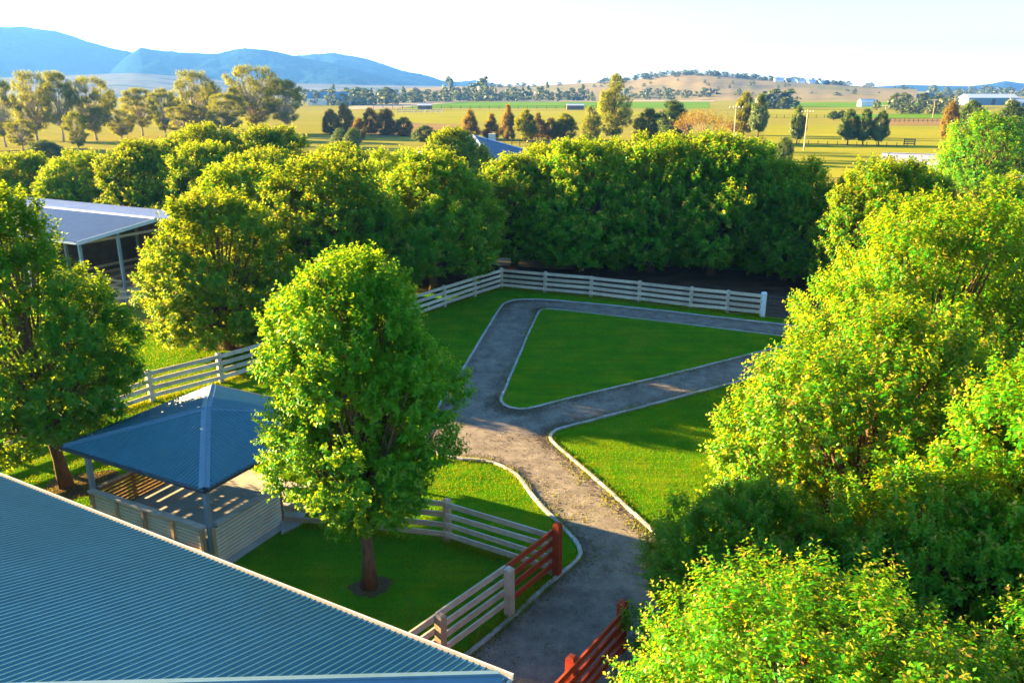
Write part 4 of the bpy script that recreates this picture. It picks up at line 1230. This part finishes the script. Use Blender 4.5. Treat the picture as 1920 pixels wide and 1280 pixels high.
span((-76.4, 850.81), (88.97, 925.15), 52, 70, 13, 'small hazy tree in the far line directly behind the bright green crop', 'trees in the far line behind the crop', pop=.2)
span((-65.48, 850.81), (-19.1, 850.81), 7, 20, 22, 'taller grey green tree in the far line behind the crop', 'tall trees in the far line', (.6, .9))
span((130.22, 967.39), (300.13, 1064.54), 34, 80, 12, 'small hazy tree in the far line at the foot of the straw hill', 'trees at the foot of the straw hill', pop=.1)
span((285.83, 1013.65), (515.37, 1183.29), 36, 60, 8, 'low hazy tree along the far edge of the right hand fields', 'low trees along the far right fields')
span((571.26, 1331.71), (974.43, 1522.55), 50, 160, 13, 'hazy blue tree in the far wood at the right', 'trees of the far wood at right', join='far_woodland')
span((750.31, 1777.0), (1299.25, 2031.44), 30, 150, 18, 'very far blue tree below the right hand hills', 'very far trees at right', join='far_woodland')
span((226.26, 517.17), (314.53, 589.57), 22, 10, 9, 'green tree in the dark hedge row across the right hand field', 'trees of the hedge row', (.8, 1.2))
span((203.24, 432.06), (233.86, 432.06), 9, 12, 5, 'low green bush in front of the far hedge row', 'bushes before the hedge row', (1, 1.5))
span((162.34, 530.2), (175.98, 530.2), 6, 8, 11, 'green tree beside the brown roofed far farmhouse', 'trees round the far farmhouse')
span((-132.29, 643.55), (-111.62, 643.55), 4, 6, 12, 'dark tree beside the blue roofed far buildings', 'trees by the far homestead')
span((-692.6, 1639.99), (-90.95, 2370.71), 46, 220, 16, 'very far pale blue tree on the misty plain below the mountains', 'very far trees below the mountains', join='plain_woodland')
span((-167.43, 643.55), (-94.61, 685.33), 12, 20, 12, 'hazy tree round the blue roofed homestead', 'trees round the far homestead')
# trees on the straw hill and its crest
def on_hill(P, i, j):
    return P[i, j]
for k in range(150):
    j = rnd.randrange(60, 132) if k > 40 else rnd.randrange(20, 148); i = rnd.choice((19, 20, 20, 21, 22, 23, 23, 24))
    p = hillR[i, j]
    far_tree(p[0] + rnd.uniform(-12, 12), p[1], rnd.uniform(5, 8.5), rnd.uniform(9, 17), 'tiny blue tree along the crest of the straw hill', 'trees on the crest of the straw hill', p[2] - .5, join='hill_woodland')
for k in range(34):
    j = rnd.randrange(50, 140); i = rnd.randrange(6, 19)
    p = hillR[i, j]
    far_tree(p[0], p[1], rnd.uniform(3, 6), rnd.uniform(5, 10), 'tiny scattered tree on the open slope of the straw hill', 'scattered trees on the straw hill', p[2] - .5)
for k, (px_, col) in enumerate([(112, 'white'), (115, 'white'), (118, 'pale'), (121, 'white'), (124, 'pale')]):
    p = hillR[19, px_]
    gable_shed('tiny pale house in the cluster on the straw hill', (p[0], p[1]), .1 * k, 15, 10, 4, 3, 'pale_steel', 'white_wall', 'house', 'house', False, False).location.z = p[2] - 1
for o in COL.objects:
    if o.get('label') == 'tiny pale house in the cluster on the straw hill':
        o['group'] = 'houses on the straw hill'

for nm_, lst in JOIN.items():
    link(nm_, quads_mesh(nm_, np.concatenate([q[0] for q in lst]), M['far_leaf'], np.concatenate([q[1] for q in lst])), kind='stuff')

# ------------------------------------------------------------------ grass, fallen leaves, bare soil
rng = np.random.default_rng(9)
def blades(n, xr, yr, hgt, wid, bias, z, test):
    x = rng.uniform(*xr, n)
    y = yr[0] + (yr[1] - yr[0]) * rng.uniform(0, 1, n) ** bias
    k = test(x, y)
    x, y = x[k], y[k]
    n = len(x)
    a = rng.uniform(0, 6.28, n)
    hh = hgt * rng.uniform(.5, 1.3, n); ww = wid * rng.uniform(.6, 1.4, n)
    lean = rng.normal(0, .5, (n, 2)) * hh[:, None]
    b = np.stack([x, y, np.full(n, z)], 1)
    s = np.stack([np.cos(a), np.sin(a), np.zeros(n)], 1) * ww[:, None]
    t = b + np.stack([lean[:, 0], lean[:, 1], hh], 1)
    V = np.stack([b - s, b + s, t + s * .25, t - s * .25], 1)
    return V, np.clip(rng.normal(.45, .22, n), 0, 1)
def lawn_test(x, y):
    return inside(x, y, LAWN) & ~inside(x, y, GRAVEL)
def tri_test(x, y):
    return inside(x, y, TRI)
V1, t1 = blades(260000, (-18, 16), (13, 36), .045, .011, 1.0, .015, lawn_test)
V2_, t2 = blades(60000, (-26, 20), (36, 50), .05, .02, 1.0, .015, lawn_test)
V3, t3 = blades(50000, (-1, 16), (31, 47.5), .04, .014, 1.0, .07, tri_test)
# longer tufts left by the mower along the fences and the kerbs, and weeds in the gravel
def strip_blades(pts, n, spread, hgt, wid, z, seed, lo=.2, hi=.9):
    r2 = np.random.default_rng(seed)
    p = np.array([(q[0], q[1]) for q in pts])
    seg = np.linalg.norm(np.diff(p, axis=0), axis=1)
    i = r2.choice(len(seg), n, p=seg / seg.sum()); t = r2.uniform(0, 1, (n, 1))
    c = p[i] * (1 - t) + p[i + 1] * t + r2.normal(0, spread, (n, 2))
    cl = np.array([mnoise.noise(Vector((a * 1.3, b * 1.3, 7.7))) for a, b in c])
    c = c[cl > r2.uniform(-.5, .4, n)]; n = len(c)
    a = r2.uniform(0, 6.28, n); hh = hgt * r2.uniform(.4, 1.4, n); ww = wid * r2.uniform(.6, 1.4, n)
    b = np.stack([c[:, 0], c[:, 1], np.full(n, z)], 1)
    s = np.stack([np.cos(a), np.sin(a), np.zeros(n)], 1) * ww[:, None]
    ln = r2.normal(0, .45, (n, 2)) * hh[:, None]
    tp = b + np.stack([ln[:, 0], ln[:, 1], hh], 1)
    return np.stack([b - s, b + s, tp + s * .25, tp - s * .25], 1), r2.uniform(lo, hi, n)
def off(curve, d):
    return [(p.x + d * -(q.y - p.y) / max(1e-6, (q - p).length), p.y + d * (q.x - p.x) / max(1e-6, (q - p).length)) for p, q in zip(curve, curve[1:])]
SB = [strip_blades(f1, 9000, .14, .14, .014, .02, 1), strip_blades(f2, 7000, .16, .15, .016, .02, 2), strip_blades(f3, 5000, .13, .14, .012, .02, 3), strip_blades(f4[:3], 3000, .12, .13, .012, .02, 4),
      strip_blades([(p.x, p.y) for p in cR], 5000, .09, .10, .012, .03, 5), strip_blades([(p.x, p.y) for p in cL[12:]], 4000, .09, .10, .012, .03, 6), strip_blades([(p.x, p.y) for p in cT], 7000, .08, .09, .013, .05, 7),
      strip_blades([(4.1, 21.3), (3.1, 23.7), (2.0, 26.2)], 900, .22, .05, .02, .04, 8, .5, 1), strip_blades([(1.0, 24.5), (2.2, 22), (3.0, 19.5)], 700, .5, .035, .02, .04, 9, .5, 1)]
link('grass', quads_mesh('grass', np.concatenate([V1, V2_, V3] + [q[0] for q in SB]), M['grass_blade'], np.concatenate([t1, t2, t3] + [q[1] for q in SB])), kind='stuff')

def litter(n, xr, yr, test, z, size):
    x = rng.uniform(*xr, n); y = rng.uniform(*yr, n)
    cl = np.array([mnoise.noise(Vector((a * .9, b * .9, 2.2))) for a, b in zip(x, y)])
    k = test(x, y) & (cl > rng.uniform(-.35, .35, n))
    x, y = x[k], y[k]; n = len(x)
    a = rng.uniform(0, 6.28, n); s = size * rng.uniform(.4, 1.3, n)
    u = np.stack([np.cos(a), np.sin(a), rng.uniform(-.3, .3, n)], 1) * s[:, None]
    w = np.stack([-np.sin(a), np.cos(a), rng.uniform(-.3, .3, n)], 1) * s[:, None] * .5
    c = np.stack([x, y, np.full(n, z) + s * .35], 1)
    return np.stack([c - u, c - w, c + u, c + w], 1), rng.uniform(0, 1, n)
V4, t4 = litter(26000, (-4, 8), (8, 36), lambda x, y: inside(x, y, GRAVEL) & ~inside(x, y, TRI), .042, .035)
V5, t5 = litter(14000, (-4, 18), (28, 50), lambda x, y: inside(x, y, GRAVEL) & ~inside(x, y, TRI), .042, .05)
def kerb_litter(curve, n, spread, size, seed):
    r2 = np.random.default_rng(seed)
    pts = np.array([(p.x, p.y) for p in curve])
    i = r2.integers(0, len(pts) - 1, n); t = r2.uniform(0, 1, (n, 1))
    p = pts[i] * (1 - t) + pts[i + 1] * t + r2.normal(0, spread, (n, 2))
    k = inside(p[:, 0], p[:, 1], GRAVEL) & ~inside(p[:, 0], p[:, 1], TRI)
    p = p[k]; n = len(p)
    a = r2.uniform(0, 6.28, n); s = size * r2.uniform(.4, 1.4, n)
    u = np.stack([np.cos(a), np.sin(a), r2.uniform(-.3, .3, n)], 1) * s[:, None]
    w = np.stack([-np.sin(a), np.cos(a), r2.uniform(-.3, .3, n)], 1) * s[:, None] * .5
    c = np.stack([p[:, 0], p[:, 1], .042 + s * .35], 1)
    return np.stack([c - u, c - w, c + u, c + w], 1), r2.uniform(0, .8, n)
KL = [kerb_litter(cO, 7000, .30, .045, 1), kerb_litter(cT, 11000, .35, .045, 2), kerb_litter(cR, 8000, .3, .04, 3), kerb_litter(cL, 6000, .25, .035, 4)]
link('gravel', quads_mesh('gravel', np.concatenate([V4, V5] + [k[0] for k in KL]), M['dry_leaf'], np.concatenate([t4, t5] + [k[1] for k in KL])), kind='stuff')

def soil_patch(cx, cy, r, seed):
    rr = random.Random(seed)
    ph = [rr.uniform(0, 6.28) for _ in range(3)]
    pts = []
    for i in range(36):
        a = 2 * math.pi * i / 36
        k = r * (1 + .16 * math.sin(2 * a + ph[0]) + .12 * math.sin(3 * a + ph[1]) + .08 * math.sin(7 * a + ph[2]))
        pts.append((cx + k * math.cos(a), cy + k * math.sin(a), .026))
    structure('ground', MB().poly(pts).mesh('soil_patch', M['soil']))
soil_patch(-3.85, 18.7, .5, 1)
soil_patch(-14.9, 24.5, 1.1, 2)
soil_patch(-15.0, 40.3, 1.4, 3)
